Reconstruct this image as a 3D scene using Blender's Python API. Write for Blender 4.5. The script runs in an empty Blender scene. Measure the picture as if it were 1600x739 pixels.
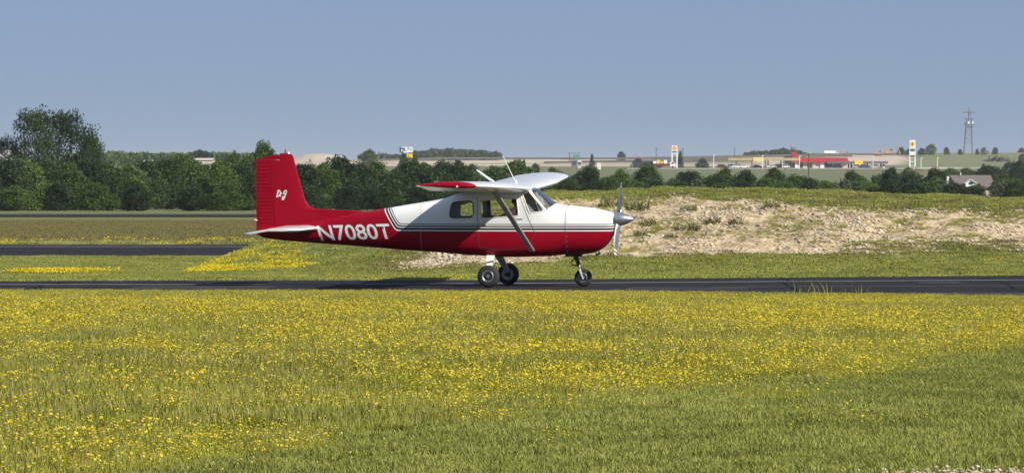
import bpy, bmesh, math, random
import numpy as np
from mathutils import Vector, Matrix
from mathutils.bvhtree import BVHTree

# ------------------------------------------------------------------ camera, sky, sun
scene = bpy.context.scene
col = scene.collection
F, YH, H = 6515.0, 289.0, 2.05          # focal length in photo pixels, eye level row, eye height

cd = bpy.data.cameras.new('camera'); cam = bpy.data.objects.new('camera', cd); col.objects.link(cam)
cam.location = (0, 0, H); cam.rotation_euler = (math.radians(90), 0, 0)
cd.sensor_width = 36.0; cd.lens = F / 1600 * 36.0
cd.shift_y = -(369.5 - YH) / 1600.0
cd.clip_start = 0.5; cd.clip_end = 20000
scene.camera = cam

SUN = Vector((0.885, -0.74, 0.77)).normalized()
ELEV = math.asin(SUN.z); AZ = math.atan2(SUN.x, SUN.y)
world = bpy.data.worlds.new('World'); scene.world = world; world.use_nodes = True
wn = world.node_tree.nodes; wl = world.node_tree.links
for n in list(wn): wn.remove(n)
wo = wn.new('ShaderNodeOutputWorld'); wb = wn.new('ShaderNodeBackground'); sk = wn.new('ShaderNodeTexSky')
sk.sky_type = 'NISHITA'; sk.sun_disc = False; sk.sun_elevation = ELEV; sk.sun_rotation = AZ
sk.altitude = 200; sk.air_density = 0.8; sk.dust_density = 0.25; sk.ozone_density = 3.0
tint = wn.new('ShaderNodeMix'); tint.data_type = 'RGBA'; tint.blend_type = 'MULTIPLY'
tint.inputs[0].default_value = 1.0; tint.inputs[7].default_value = (0.32, 0.40, 0.64, 1)
hazy = wn.new('ShaderNodeMix'); hazy.data_type = 'RGBA'; hazy.inputs[0].default_value = 0.68      # even summer haze over the whole dome
hazy.inputs[7].default_value = (2.32, 3.18, 4.55, 1)
wl.new(sk.outputs[0], tint.inputs[6]); wl.new(tint.outputs[2], hazy.inputs[6]); wl.new(hazy.outputs[2], wb.inputs[0]); wl.new(wb.outputs[0], wo.inputs[0])
wb.inputs[1].default_value = 0.075

sd = bpy.data.lights.new('sun', 'SUN'); sun = bpy.data.objects.new('sun', sd); col.objects.link(sun)
sd.energy = 4.2; sd.angle = math.radians(0.5); sd.color = (1.0, 0.94, 0.84)
sun.rotation_euler = SUN.to_track_quat('Z', 'Y').to_euler(); sun.location = (30, -20, 60)

scene.view_settings.view_transform = 'Standard'; scene.view_settings.look = 'None'
scene.view_settings.gamma = 1.0; scene.view_settings.use_curve_mapping = False
scene.view_settings.exposure = 0.6
scene.cycles.volume_bounces = 0; scene.cycles.max_bounces = 6; scene.cycles.transparent_max_bounces = 12

# ------------------------------------------------------------------ helpers
def pt(px, py, d):
    return Vector((d * (px - 800) / F, d, H - (py - YH) * d / F))
def X_at(px, d): return d * (px - 800) / F
def Z_at(py, d): return H - (py - YH) * d / F

def tag(o, label=None, cat=None, group=None, kind=None):
    if label: o['label'] = label
    if cat: o['category'] = cat
    if group: o['group'] = group
    if kind: o['kind'] = kind
    return o
def empty(name, loc=(0, 0, 0), rz=0.0):
    o = bpy.data.objects.new(name, None); col.objects.link(o)
    o.location = loc; o.rotation_euler = (0, 0, rz); o.empty_display_size = 0.2
    return o
def link(name, me, parent=None, rot=None):
    o = bpy.data.objects.new(name, me); col.objects.link(o)
    if parent: o.parent = parent
    if rot: o.rotation_euler = rot
    return o
def mesh_np(name, verts, faces, mat=None, smooth=False):
    verts = np.asarray(verts, dtype=np.float32); faces = np.asarray(faces, dtype=np.int32)
    me = bpy.data.meshes.new(name); k = faces.shape[1]
    me.vertices.add(len(verts)); me.vertices.foreach_set('co', verts.ravel())
    me.loops.add(faces.size); me.loops.foreach_set('vertex_index', faces.ravel())
    me.polygons.add(len(faces)); me.polygons.foreach_set('loop_start', np.arange(0, faces.size, k, dtype=np.int32))
    me.polygons.foreach_set('loop_total', np.full(len(faces), k, dtype=np.int32))
    me.update(calc_edges=True)
    if smooth: me.polygons.foreach_set('use_smooth', np.ones(len(faces), dtype=bool))
    if mat: me.materials.append(mat)
    return me

class MB:
    def __init__(s): s.v = []; s.f = []
    def add(s, vs, fs):
        b = len(s.v); s.v += [tuple(v) for v in vs]; s.f += [tuple(b + i for i in f) for f in fs]; return s
    def box(s, x0, x1, y0, y1, z0, z1):
        return s.add([(x0, y0, z0), (x1, y0, z0), (x1, y1, z0), (x0, y1, z0), (x0, y0, z1), (x1, y0, z1), (x1, y1, z1), (x0, y1, z1)],
                     [(3, 2, 1, 0), (4, 5, 6, 7), (0, 1, 5, 4), (1, 2, 6, 5), (2, 3, 7, 6), (3, 0, 4, 7)])
    def tube(s, pts, r, n=8, caps=True, flat=1.0, up=(0, 0, 1)):
        pts = [Vector(p) for p in pts]; rs = r if isinstance(r, (list, tuple)) else [r] * len(pts)
        rings = []
        for i, p in enumerate(pts):
            t = (pts[min(i + 1, len(pts) - 1)] - pts[max(i - 1, 0)]).normalized()
            u = Vector(up)
            if abs(t.dot(u)) > 0.95: u = Vector((1, 0, 0))
            a = t.cross(u).normalized(); b = a.cross(t).normalized()
            rings.append([p + (a * math.cos(2 * math.pi * k / n) + b * math.sin(2 * math.pi * k / n) * flat) * rs[i] for k in range(n)])
        return s.loft(rings, caps)
    def loft(s, rings, caps=True, closed=True):
        n = len(rings[0]); b = len(s.v)
        for R in rings: s.v += [tuple(p) for p in R]
        for i in range(len(rings) - 1):
            for k in range(n if closed else n - 1):
                k2 = (k + 1) % n
                s.f.append((b + i * n + k, b + i * n + k2, b + (i + 1) * n + k2, b + (i + 1) * n + k))
        if caps:
            s.f.append(tuple(b + k for k in reversed(range(n))))
            s.f.append(tuple(b + (len(rings) - 1) * n + k for k in range(n)))
        return s
    def lathe(s, prof, c, axis='y', n=28, caps=False):
        rings = []
        for (a, r) in prof:
            R = []
            for k in range(n):
                t = 2 * math.pi * k / n; u, w = r * math.cos(t), r * math.sin(t)
                q = {'y': (u, a, w), 'x': (a, u, w), 'z': (u, w, a)}[axis]
                R.append((c[0] + q[0], c[1] + q[1], c[2] + q[2]))
            rings.append(R)
        return s.loft(rings, caps)
    def prism(s, poly, y0, y1):
        n = len(poly)
        vs = [(x, y0, z) for x, z in poly] + [(x, y1, z) for x, z in poly]
        fs = [tuple(range(n)), tuple(reversed(range(n, 2 * n)))] + [(k, n + k, n + (k + 1) % n, (k + 1) % n) for k in range(n)]
        return s.add(vs, fs)
    def mesh(s, name, mat, smooth=False, angle=None):
        me = bpy.data.meshes.new(name); me.from_pydata(s.v, [], s.f); me.validate()
        bm = bmesh.new(); bm.from_mesh(me); bmesh.ops.recalc_face_normals(bm, faces=bm.faces)
        if smooth:
            for f in bm.faces: f.smooth = True
            for e in bm.edges:
                if len(e.link_faces) == 2 and e.calc_face_angle(0) > math.radians(angle or 40): e.smooth = False
        bm.to_mesh(me); bm.free()
        if mat: me.materials.append(mat)
        return me
    def build(s, name, mat, parent=None, smooth=False, rot=None, angle=None):
        return link(name, s.mesh(name, mat, smooth, angle), parent, rot)

# ---- materials
def nodes_of(m):
    m.use_nodes = True; nt = m.node_tree
    for n in list(nt.nodes): nt.nodes.remove(n)
    return nt, nt.nodes, nt.links
def pmat(name, c1, c2=None, scale=8.0, rough=0.5, metal=0.0, coat=0.0, bump=0.0, bscale=None, coords='Object', trans=0.0, spec=.5):
    m = bpy.data.materials.new(name); nt, N, L = nodes_of(m)
    out = N.new('ShaderNodeOutputMaterial'); b = N.new('ShaderNodeBsdfPrincipled')
    L.new(b.outputs[0], out.inputs[0])
    b.inputs['Base Color'].default_value = (*c1, 1); b.inputs['Roughness'].default_value = rough
    b.inputs['Metallic'].default_value = metal; b.inputs['Specular IOR Level'].default_value = spec; b.inputs['Coat Weight'].default_value = coat; b.inputs['Coat Roughness'].default_value = 0.08
    tc = N.new('ShaderNodeTexCoord')
    if c2 is not None:
        no = N.new('ShaderNodeTexNoise'); no.inputs['Scale'].default_value = scale; no.inputs['Detail'].default_value = 6
        L.new(tc.outputs[coords], no.inputs['Vector'])
        mr = N.new('ShaderNodeMapRange'); mr.inputs[1].default_value = 0.32; mr.inputs[2].default_value = 0.68
        mx = N.new('ShaderNodeMix'); mx.data_type = 'RGBA'
        mx.inputs[6].default_value = (*c1, 1); mx.inputs[7].default_value = (*c2, 1)
        L.new(no.outputs[0], mr.inputs[0]); L.new(mr.outputs[0], mx.inputs[0]); L.new(mx.outputs[2], b.inputs['Base Color'])
    if bump:
        n2 = N.new('ShaderNodeTexNoise'); n2.inputs['Scale'].default_value = bscale or scale * 3; n2.inputs['Detail'].default_value = 8
        L.new(tc.outputs[coords], n2.inputs['Vector'])
        bp = N.new('ShaderNodeBump'); bp.inputs['Strength'].default_value = bump; bp.inputs['Distance'].default_value = 0.05
        L.new(n2.outputs[0], bp.inputs['Height']); L.new(bp.outputs[0], b.inputs['Normal'])
    if trans:
        t = N.new('ShaderNodeBsdfTranslucent'); t.inputs[0].default_value = (*c1, 1)
        ms = N.new('ShaderNodeMixShader'); ms.inputs[0].default_value = trans
        L.new(b.outputs[0], ms.inputs[1]); L.new(t.outputs[0], ms.inputs[2]); L.new(ms.outputs[0], out.inputs[0])
    return m
def leafmat(name, dark, light, nscale=0.4, trans=0.25, rough=0.6, big=0.05):
    """foliage: colour varies per plant (Object Info) and over the ground (plant position)."""
    m = bpy.data.materials.new(name); nt, N, L = nodes_of(m)
    out = N.new('ShaderNodeOutputMaterial'); b = N.new('ShaderNodeBsdfPrincipled'); b.inputs['Roughness'].default_value = rough
    b.inputs['Specular IOR Level'].default_value = 0.25
    oi = N.new('ShaderNodeObjectInfo'); ge = N.new('ShaderNodeNewGeometry')
    n1 = N.new('ShaderNodeTexNoise'); n1.inputs['Scale'].default_value = big; n1.inputs['Detail'].default_value = 4
    n2 = N.new('ShaderNodeTexNoise'); n2.inputs['Scale'].default_value = nscale; n2.inputs['Detail'].default_value = 3
    L.new(ge.outputs['Position'], n1.inputs['Vector']); L.new(ge.outputs['Position'], n2.inputs['Vector'])
    a1 = N.new('ShaderNodeMath'); a1.operation = 'MULTIPLY_ADD'; a1.inputs[1].default_value = 0.5; L.new(oi.outputs['Random'], a1.inputs[0])
    L.new(n1.outputs[0], a1.inputs[2])
    a2 = N.new('ShaderNodeMath'); a2.operation = 'MULTIPLY_ADD'; a2.inputs[1].default_value = 1.0; L.new(n2.outputs[0], a2.inputs[0]); L.new(a1.outputs[0], a2.inputs[2])
    mr = N.new('ShaderNodeMapRange'); mr.inputs[1].default_value = 0.85; mr.inputs[2].default_value = 1.65; L.new(a2.outputs[0], mr.inputs[0])
    mx = N.new('ShaderNodeMix'); mx.data_type = 'RGBA'; mx.inputs[6].default_value = (*dark, 1); mx.inputs[7].default_value = (*light, 1)
    L.new(mr.outputs[0], mx.inputs[0]); L.new(mx.outputs[2], b.inputs['Base Color'])
    t = N.new('ShaderNodeBsdfTranslucent'); L.new(mx.outputs[2], t.inputs[0])
    ms = N.new('ShaderNodeMixShader'); ms.inputs[0].default_value = trans
    L.new(b.outputs[0], ms.inputs[1]); L.new(t.outputs[0], ms.inputs[2]); L.new(ms.outputs[0], out.inputs[0])
    return m
def glassmat(name, tintc, refl=0.06, opac=0.1):
    m = bpy.data.materials.new(name); nt, N, L = nodes_of(m)
    out = N.new('ShaderNodeOutputMaterial'); tr = N.new('ShaderNodeBsdfTransparent'); tr.inputs[0].default_value = (*tintc, 1)
    gl = N.new('ShaderNodeBsdfGlossy'); gl.inputs['Roughness'].default_value = 0.03
    fr = N.new('ShaderNodeFresnel'); fr.inputs[0].default_value = 1.5
    ad = N.new('ShaderNodeMath'); ad.operation = 'MULTIPLY_ADD'; ad.inputs[1].default_value = 1.0; ad.inputs[2].default_value = refl
    L.new(fr.outputs[0], ad.inputs[0])
    ms = N.new('ShaderNodeMixShader'); L.new(ad.outputs[0], ms.inputs[0]); L.new(tr.outputs[0], ms.inputs[1]); L.new(gl.outputs[0], ms.inputs[2])
    L.new(ms.outputs[0], out.inputs[0])
    return m

rng = np.random.default_rng(7)
# smooth lattice noise for shapes and densities
_tab = np.random.default_rng(3).random((256, 256))
def vnoise(x, y):
    x = np.asarray(x, float); y = np.asarray(y, float)
    xi = np.floor(x).astype(int); yi = np.floor(y).astype(int); fx = x - xi; fy = y - yi
    fx = fx * fx * (3 - 2 * fx); fy = fy * fy * (3 - 2 * fy)
    g = lambda a, b: _tab[a % 256, b % 256]
    return (g(xi, yi) * (1 - fx) + g(xi + 1, yi) * fx) * (1 - fy) + (g(xi, yi + 1) * (1 - fx) + g(xi + 1, yi + 1) * fx) * fy
def fbm(x, y, o=4):
    s = 0; a = 0.5; t = 0
    for i in range(o): s = s + a * vnoise(x * 2 ** i + 17 * i, y * 2 ** i + 31 * i); t += a; a *= 0.5
    return s / t
def sstep(a, b, x):
    t = np.clip((np.asarray(x, float) - a) / (b - a), 0, 1); return t * t * (3 - 2 * t)

# ------------------------------------------------------------------ terrain
GY = [0, 95, 118, 133, 150, 300, 340, 375, 400, 440, 700, 900, 1400, 1830, 1960, 2350, 2800, 3100, 5000, 12000]
GZ = [0, 0, .03, .13, .1, -.52, -.61, -.51, -.46, -.5, -.8, 0, 4, 9, 9.3, 15, 21.5, 21.5, 10, 0]
FPX = [-2000, 0, 500, 900, 1100, 1300, 1600, 3600]; FV = [.8, .84, .86, .93, 1.0, 1.08, 1.1, 1.0]
def ground_z(x, y):
    x = np.asarray(x, float); y = np.asarray(y, float)
    z = np.interp(y, GY, GZ); px = 800 + F * x / np.maximum(y, 1)
    f = np.interp(px, FPX, FV)
    k = sstep(2000, 2700, y)
    return np.where(z > 0, z * (1 + (f - 1) * k), z)

def build_ground():
    ys = sorted(set(GY[1:] + list(np.arange(4, 95, 3.0)) + list(np.arange(96, 200, 4.0)) + list(np.arange(200, 460, 12.0)) +
                    list(np.arange(460, 2000, 35.0)) + list(np.arange(2000, 3200, 25.0)) + [3500, 4000, 7000]))
    pxs = np.concatenate([np.linspace(-9000, -800, 26)[:-1], np.arange(-800, 2400, 12.5), np.linspace(2400, 10600, 27)])
    ys = np.array([1.0] + list(ys))
    PX, Y = np.meshgrid(pxs, ys); X = (PX - 800) / F * np.maximum(Y, 60); Z = ground_z(X, Y)
    PXt = 800 + F * X / np.maximum(Y, 1)
    V = np.stack([X, Y, Z], -1).reshape(-1, 3)
    nr, nc = X.shape; i = np.arange(nr * nc).reshape(nr, nc)
    Q = np.stack([i[:-1, :-1], i[:-1, 1:], i[1:, 1:], i[1:, :-1]], -1).reshape(-1, 4)
    C = np.zeros((nr, nc, 3))
    def lay(c, m):
        nonlocal C
        C = C * (1 - m[..., None]) + np.array(c) * m[..., None]
    n = fbm(X / 9 + 5, Y / 14, 4); n2 = fbm(PXt / 70, Y / 160 + 9, 4); n3 = fbm(PXt / 260 + 3, Y / 70 + 2, 4)
    lay((.16, .17, .05), np.ones_like(X))                                   # meadow
    band = lambda a, b, w, v: sstep(a - w, a + w, v) * (1 - sstep(b - w, b + w, v))
    lay((.22, .15, .075), band(150, 325, 14, Y) * sstep(.38, .62, n2) * .85)    # reddish seed heads between taxiway and runway
    lay((.24, .24, .07), band(134, 152, 4, Y))
    lay((.15, .17, .06), band(376, 460, 6, Y))
    lay((.15, .165, .08), sstep(600, 900, Y))                                  # far pasture
    lay((.16, .15, .085), sstep(900, 1500, Y) * sstep(.45, .6, n3))
    lay((.52, .44, .32), band(430, 1010, 25, PXt) * band(2130, 2720, 20, Y) * sstep(.25, .5, n3 + .12))
    lay((.46, .39, .28), band(830, 1260, 25, PXt) * band(2090, 2300, 20, Y) * .9)
    lay((.19, .18, .12), band(850, 1300, 25, PXt) * band(2330, 2480, 20, Y))
    lay((.54, .44, .34), band(1165, 1430, 14, PXt + (Y - 2400) * .12) * band(2150, 2640, 20, Y))
    lay((.17, .20, .09), sstep(1395, 1440, PXt - (Y - 2300) * .1) * sstep(1960, 2050, Y) * .9)
    lay((.22, .20, .11), sstep(1395, 1440, PXt) * band(2250, 2420, 40, Y) * .6)
    lay((.46, .40, .31), sstep(1405, 1440, PXt) * band(1985, 2060, 14, Y) * sstep(.35, .6, n2 + .1))
    lay((.21, .20, .10), sstep(1430, 1480, PXt) * sstep(2680, 2760, Y))
    me = mesh_np('ground', V, Q, None, True)
    ca = me.color_attributes.new('Col', 'FLOAT_COLOR', 'POINT')
    ca.data.foreach_set('color', np.concatenate([C.reshape(-1, 3), np.ones((nr * nc, 1))], 1).astype(np.float32).ravel())
    m = bpy.data.materials.new('ground_grass'); nt, N, L = nodes_of(m)
    out = N.new('ShaderNodeOutputMaterial'); b = N.new('ShaderNodeBsdfPrincipled'); b.inputs['Roughness'].default_value = .95
    b.inputs['Specular IOR Level'].default_value = .1
    at = N.new('ShaderNodeAttribute'); at.attribute_name = 'Col'; ge = N.new('ShaderNodeNewGeometry')
    a = None
    for sc, lo, hi in ((0.35, .75, 1.25), (2.2, .7, 1.3), (11.0, .55, 1.45)):
        no = N.new('ShaderNodeTexNoise'); no.inputs['Scale'].default_value = sc; no.inputs['Detail'].default_value = 5
        L.new(ge.outputs['Position'], no.inputs['Vector'])
        mr = N.new('ShaderNodeMapRange'); mr.inputs[1].default_value = .3; mr.inputs[2].default_value = .7; mr.inputs[3].default_value = lo; mr.inputs[4].default_value = hi
        L.new(no.outputs[0], mr.inputs[0])
        if a is None: a = mr.outputs[0]
        else:
            mu = N.new('ShaderNodeMath'); mu.operation = 'MULTIPLY'; L.new(a, mu.inputs[0]); L.new(mr.outputs[0], mu.inputs[1]); a = mu.outputs[0]
    mx = N.new('ShaderNodeVectorMath'); mx.operation = 'SCALE'; L.new(at.outputs['Color'], mx.inputs[0]); L.new(a, mx.inputs['Scale'])
    L.new(mx.outputs[0], b.inputs['Base Color'])
    L.new(b.outputs[0], out.inputs[0]); me.materials.append(m)
    o = link('ground', me); tag(o, 'grassy airfield ground rolling out to dry far fields', 'ground', kind='structure')
build_ground()

def strip(name, near, far, dz, mat, nx=60, label=None, cat=None, ny=8):
    """a sheet between two ground polylines given as (x, y) lists"""
    near = np.array(near, float); far = np.array(far, float)
    xs = np.linspace(max(near[0, 0], far[0, 0]), min(near[-1, 0], far[-1, 0]), nx)
    yn = np.interp(xs, near[:, 0], near[:, 1]); yf = np.interp(xs, far[:, 0], far[:, 1])
    t = np.linspace(0, 1, ny)[:, None]; Y = yn * (1 - t) + yf * t; Xg = np.tile(xs, (ny, 1))
    Z = np.interp(Y, GY, GZ) + dz
    V = np.stack([Xg, Y, Z], -1).reshape(-1, 3); i = np.arange(ny * nx).reshape(ny, nx)
    Q = np.stack([i[:-1, :-1], i[:-1, 1:], i[1:, 1:], i[1:, :-1]], -1).reshape(-1, 4)
    o = link(name, mesh_np(name, V, Q, mat, True))
    if label: tag(o, label, cat, kind='structure')
    return o
M = {}
M['asphalt'] = pmat('asphalt', (.014, .014, .017), (.030, .029, .031), .9, .9, bump=.3, bscale=60, spec=.15)
M['line'] = pmat('line_paint', (.55, .53, .48), (.35, .34, .32), 3.0, .7)
M['yline'] = pmat('faded_line', (.30, .27, .16), (.14, .13, .10), 3.0, .8)
# taxiway under the aircraft
t1n = [(-60, 81.5), (-9, 80.6), (2, 79.6), (11.5, 75.2), (16, 73.5), (60, 60)]
t1f = [(-60, 86.5), (-11, 88.6), (0, 89.6), (11.5, 94.0), (60, 112)]
t1 = strip('taxiway', t1n, t1f, .012, M['asphalt'], 80, 'black asphalt taxiway that the small aircraft is rolling along', 'taxiway')
def gline(name, pts, w, dz, mat, parent):
    near = [(x, y - w / 2) for x, y in pts]; far = [(x, y + w / 2) for x, y in pts]
    o = strip(name, near, far, dz, mat, 60, ny=2); o.parent = parent; return o
gline('painted_line', [(-40, 85.0), (-6, 85.3), (0, 86.2), (11.5, 89.6), (40, 98)], .2, .018, M['line'], t1)
gline('painted_line', [(4, 83.2), (11.5, 84.6), (40, 90)], .10, .018, M['yline'], t1)
M['crack'] = pmat('crack_sealant', (.006, .006, .007), None, rough=.9, spec=.1)
M['worn'] = pmat('worn_asphalt', (.035, .034, .034), (.055, .053, .05), 2.0, .9, spec=.15)
def ground_patch(name, poly, dz, mat, parent):
    me = bpy.data.meshes.new(name); me.from_pydata([(x, y, float(np.interp(y, GY, GZ)) + dz) for x, y in poly], [], [tuple(range(len(poly)))]); me.materials.append(mat); return link(name, me, parent)
crng = random.Random(8)
for x0 in (-9.5, -3.2, 5.6, 9.7):
    a = []; xx = x0; y0, y1 = (81, 88) if x0 < 0 else (78.5, 91)
    for k in range(12): a.append((xx, y0 + (y1 - y0) * k / 11)); xx += crng.uniform(-.16, .2)
    ground_patch('crack', [(x - .03, y) for x, y in a] + [(x + .03, y) for x, y in reversed(a)], .017, M['crack'], t1)
for (xa, xb_, ya, yb_) in ((2.2, 4.6, 81.2, 83.0), (7.0, 12.5, 77.2, 79.0), (-7.5, -4.8, 82.0, 84.2), (8.4, 9.3, 86.0, 88.0)):
    ground_patch('asphalt_patch', [(xa, ya), (xb_, ya + .1), (xb_ + .1, yb_), (xa + .15, yb_ - .1)], .0155, M['worn'], t1)
t2 = strip('taxiway', [(-120, 118.0), (60, 118.0)], [(-120, 133.0), (60, 133.6)], .012, M['asphalt'], 40,
           'dark asphalt taxiway between the grass strips, ending behind the flowery bank', 'taxiway')
gline('painted_line', [(-120, 129.6), (60, 130.2)], .25, .02, M['line'], t2)
rw = strip('runway', [(-160, 345.0), (120, 338.0)], [(-160, 378.0), (120, 366.0)], .03, M['asphalt'], 40, 'far dark runway in front of the row of trees', 'runway', ny=14)
gline('painted_line', [(-160, 366), (120, 357)], 1.6, .06, M['line'], rw)
gline('painted_line', [(-160, 374), (120, 363)], .6, .06, M['line'], rw)

# ------------------------------------------------------------------ embankment
def berm_e(x): return np.interp(x, [-7.9, -6.3, -3.9, -1.6, .8, 6, 12.9, 30, 44], [0, .27, .55, .68, .90, .94, .83, .80, 0])
def berm_prof(y): return np.interp(y, [93.8, 96, 99, 101.5, 104, 106.5, 108.5, 112, 115, 116.5, 118], [0, .1, .3, .5, 1.02, 1.52, 1.80, 2.0, 2.08, 1.5, 0])
def berm_shift(x): return np.interp(x, [-8, 0, 8, 20, 44], [1.0, 0.6, 0, 1.2, 1.5])
def berm_z(x, y):
    e = berm_e(x); ys = y - berm_shift(x) * np.clip((118 - y) / 15, 0, 1)
    p = berm_prof(ys)
    n = (fbm(x * .9, y * .9, 4) - .5) * .34 + (fbm(x * 4 + 9, y * 4, 3) - .5) * .16 * rock_mask(x, y)
    return np.interp(y, GY, GZ) + e * p - .03 + n * np.clip(e * p * 2, 0, 1)
def rock_mask(x, y):
    ys = y - berm_shift(x) * np.clip((118 - y) / 15, 0, 1)
    n = fbm(x * .55 + 3, y * .8 + 7, 4); n2 = fbm(x * .25 + 40, y * .3, 3)
    top = np.interp(x, [-8, 0, 2, 5, 9, 13, 30], [105.5, 108.0, 109.4, 109.0, 107.4, 107.0, 106.8])
    low = np.interp(x, [-8, -3, -1, 3, 8, 13, 30], [101.0, 97.0, 97.5, 100.2, 101.4, 102.2, 102.2])
    m = sstep(-.9, .9, ys - low + (n - .5) * 2.2) * sstep(-.9, .9, top - ys + (n - .5) * 3.0)
    return m * sstep(-3.7, -2.2, x + (n2 - .5) * 2)
def build_berm():
    xs = np.arange(-8.2, 44, .15); ys = np.arange(93.4, 118.2, .15); X, Y = np.meshgrid(xs, ys); Z = berm_z(X, Y)
    nr, nc = X.shape; i = np.arange(nr * nc).reshape(nr, nc)
    Q = np.stack([i[:-1, :-1], i[:-1, 1:], i[1:, 1:], i[1:, :-1]], -1).reshape(-1, 4)
    me = mesh_np('embankment', np.stack([X, Y, Z], -1).reshape(-1, 3), Q, None, True)
    a = me.attributes.new('rock', 'FLOAT', 'POINT'); a.data.foreach_set('value', rock_mask(X, Y).astype(np.float32).ravel())
    m = bpy.data.materials.new('embankment_soil'); nt, N, L = nodes_of(m)
    out = N.new('ShaderNodeOutputMaterial'); b = N.new('ShaderNodeBsdfPrincipled'); b.inputs['Roughness'].default_value = .95; b.inputs['Specular IOR Level'].default_value = .1
    at = N.new('ShaderNodeAttribute'); at.attribute_name = 'rock'; ge = N.new('ShaderNodeNewGeometry')
    def noise(s, d=6):
        n = N.new('ShaderNodeTexNoise'); n.inputs['Scale'].default_value = s; n.inputs['Detail'].default_value = d; L.new(ge.outputs['Position'], n.inputs['Vector']); return n.outputs[0]
    def ramp(v, stops):
        r = N.new('ShaderNodeValToRGB'); e = r.color_ramp.elements
        while len(e) < len(stops): e.new(.5)
        for k, (p, c) in enumerate(stops): e[k].position = p; e[k].color = (*c, 1)
        L.new(v, r.inputs[0]); return r.outputs[0]
    soil = ramp(noise(3.5), [(.3, (.26, .185, .105)), (.5, (.45, .35, .22)), (.7, (.58, .475, .32))])
    grass = ramp(noise(2.0), [(.3, (.11, .13, .04)), (.55, (.17, .185, .06)), (.75, (.24, .22, .09))])
    ad = N.new('ShaderNodeMath'); ad.operation = 'MULTIPLY_ADD'; ad.inputs[1].default_value = .9; ad.inputs[2].default_value = -.45; L.new(noise(2.8, 8), ad.inputs[0])
    s2 = N.new('ShaderNodeMath'); s2.operation = 'ADD'; L.new(at.outputs['Fac'], s2.inputs[0]); L.new(ad.outputs[0], s2.inputs[1])
    mr = N.new('ShaderNodeMapRange'); mr.inputs[1].default_value = .35; mr.inputs[2].default_value = .6; L.new(s2.outputs[0], mr.inputs[0])
    mx = N.new('ShaderNodeMix'); mx.data_type = 'RGBA'; L.new(mr.outputs[0], mx.inputs[0]); L.new(grass, mx.inputs[6]); L.new(soil, mx.inputs[7]); L.new(mx.outputs[2], b.inputs['Base Color'])
    bp = N.new('ShaderNodeBump'); bp.inputs['Strength'].default_value = .9; bp.inputs['Distance'].default_value = .12; L.new(noise(6, 8), bp.inputs['Height']); L.new(bp.outputs[0], b.inputs['Normal'])
    L.new(b.outputs[0], out.inputs[0]); me.materials.append(m)
    tag(link('embankment', me), 'long grassy embankment with a bare pale stony slope behind the aircraft', 'embankment', kind='structure')
build_berm()
def surf_z(x, y):
    b = berm_z(x, y); inb = (x > -8.1) & (x < 44) & (y > 93.5) & (y < 118)
    g = ground_z(x, y)
    return np.where(inb, np.maximum(b, g), g)

# ------------------------------------------------------------------ scatter (points + geometry nodes)
def src_collection(name, meshes):
    c = bpy.data.collections.new(name)
    for k, me in enumerate(meshes):
        c.objects.link(bpy.data.objects.new('%s_%02d' % (name, k), me))
    return c
def scatter(name, P, sc, coll, nvar, label, cat):
    me = bpy.data.meshes.new(name); P = np.asarray(P, np.float32); n = len(P)
    me.vertices.add(n); me.vertices.foreach_set('co', P.ravel())
    me.attributes.new('sc', 'FLOAT', 'POINT').data.foreach_set('value', np.asarray(sc, np.float32))
    me.attributes.new('rz', 'FLOAT_VECTOR', 'POINT').data.foreach_set('vector', np.stack([np.zeros(n), np.zeros(n), rng.random(n) * 6.283], -1).astype(np.float32).ravel())
    me.attributes.new('idx', 'INT', 'POINT').data.foreach_set('value', rng.integers(0, nvar, n).astype(np.int32))
    o = link(name, me)
    nt = bpy.data.node_groups.new(name, 'GeometryNodeTree')
    nt.interface.new_socket('Geometry', in_out='INPUT', socket_type='NodeSocketGeometry'); nt.interface.new_socket('Geometry', in_out='OUTPUT', socket_type='NodeSocketGeometry')
    N, L = nt.nodes, nt.links; gi = N.new('NodeGroupInput'); go = N.new('NodeGroupOutput')
    ip = N.new('GeometryNodeInstanceOnPoints'); ci = N.new('GeometryNodeCollectionInfo'); ci.inputs['Collection'].default_value = coll
    ci.inputs['Separate Children'].default_value = True; ci.inputs['Reset Children'].default_value = True
    def na(nm, ty):
        q = N.new('GeometryNodeInputNamedAttribute'); q.data_type = ty; q.inputs['Name'].default_value = nm; return q.outputs[0]
    er = N.new('FunctionNodeEulerToRotation'); L.new(na('rz', 'FLOAT_VECTOR'), er.inputs[0])
    L.new(gi.outputs[0], ip.inputs['Points']); L.new(ci.outputs[0], ip.inputs['Instance']); ip.inputs['Pick Instance'].default_value = True
    L.new(na('idx', 'INT'), ip.inputs['Instance Index']); L.new(er.outputs[0], ip.inputs['Rotation']); L.new(na('sc', 'FLOAT'), ip.inputs['Scale'])
    L.new(ip.outputs[0], go.inputs[0])
    md = o.modifiers.new('scatter', 'NODES'); md.node_group = nt
    tag(o, label, cat, kind='stuff'); return o

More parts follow.
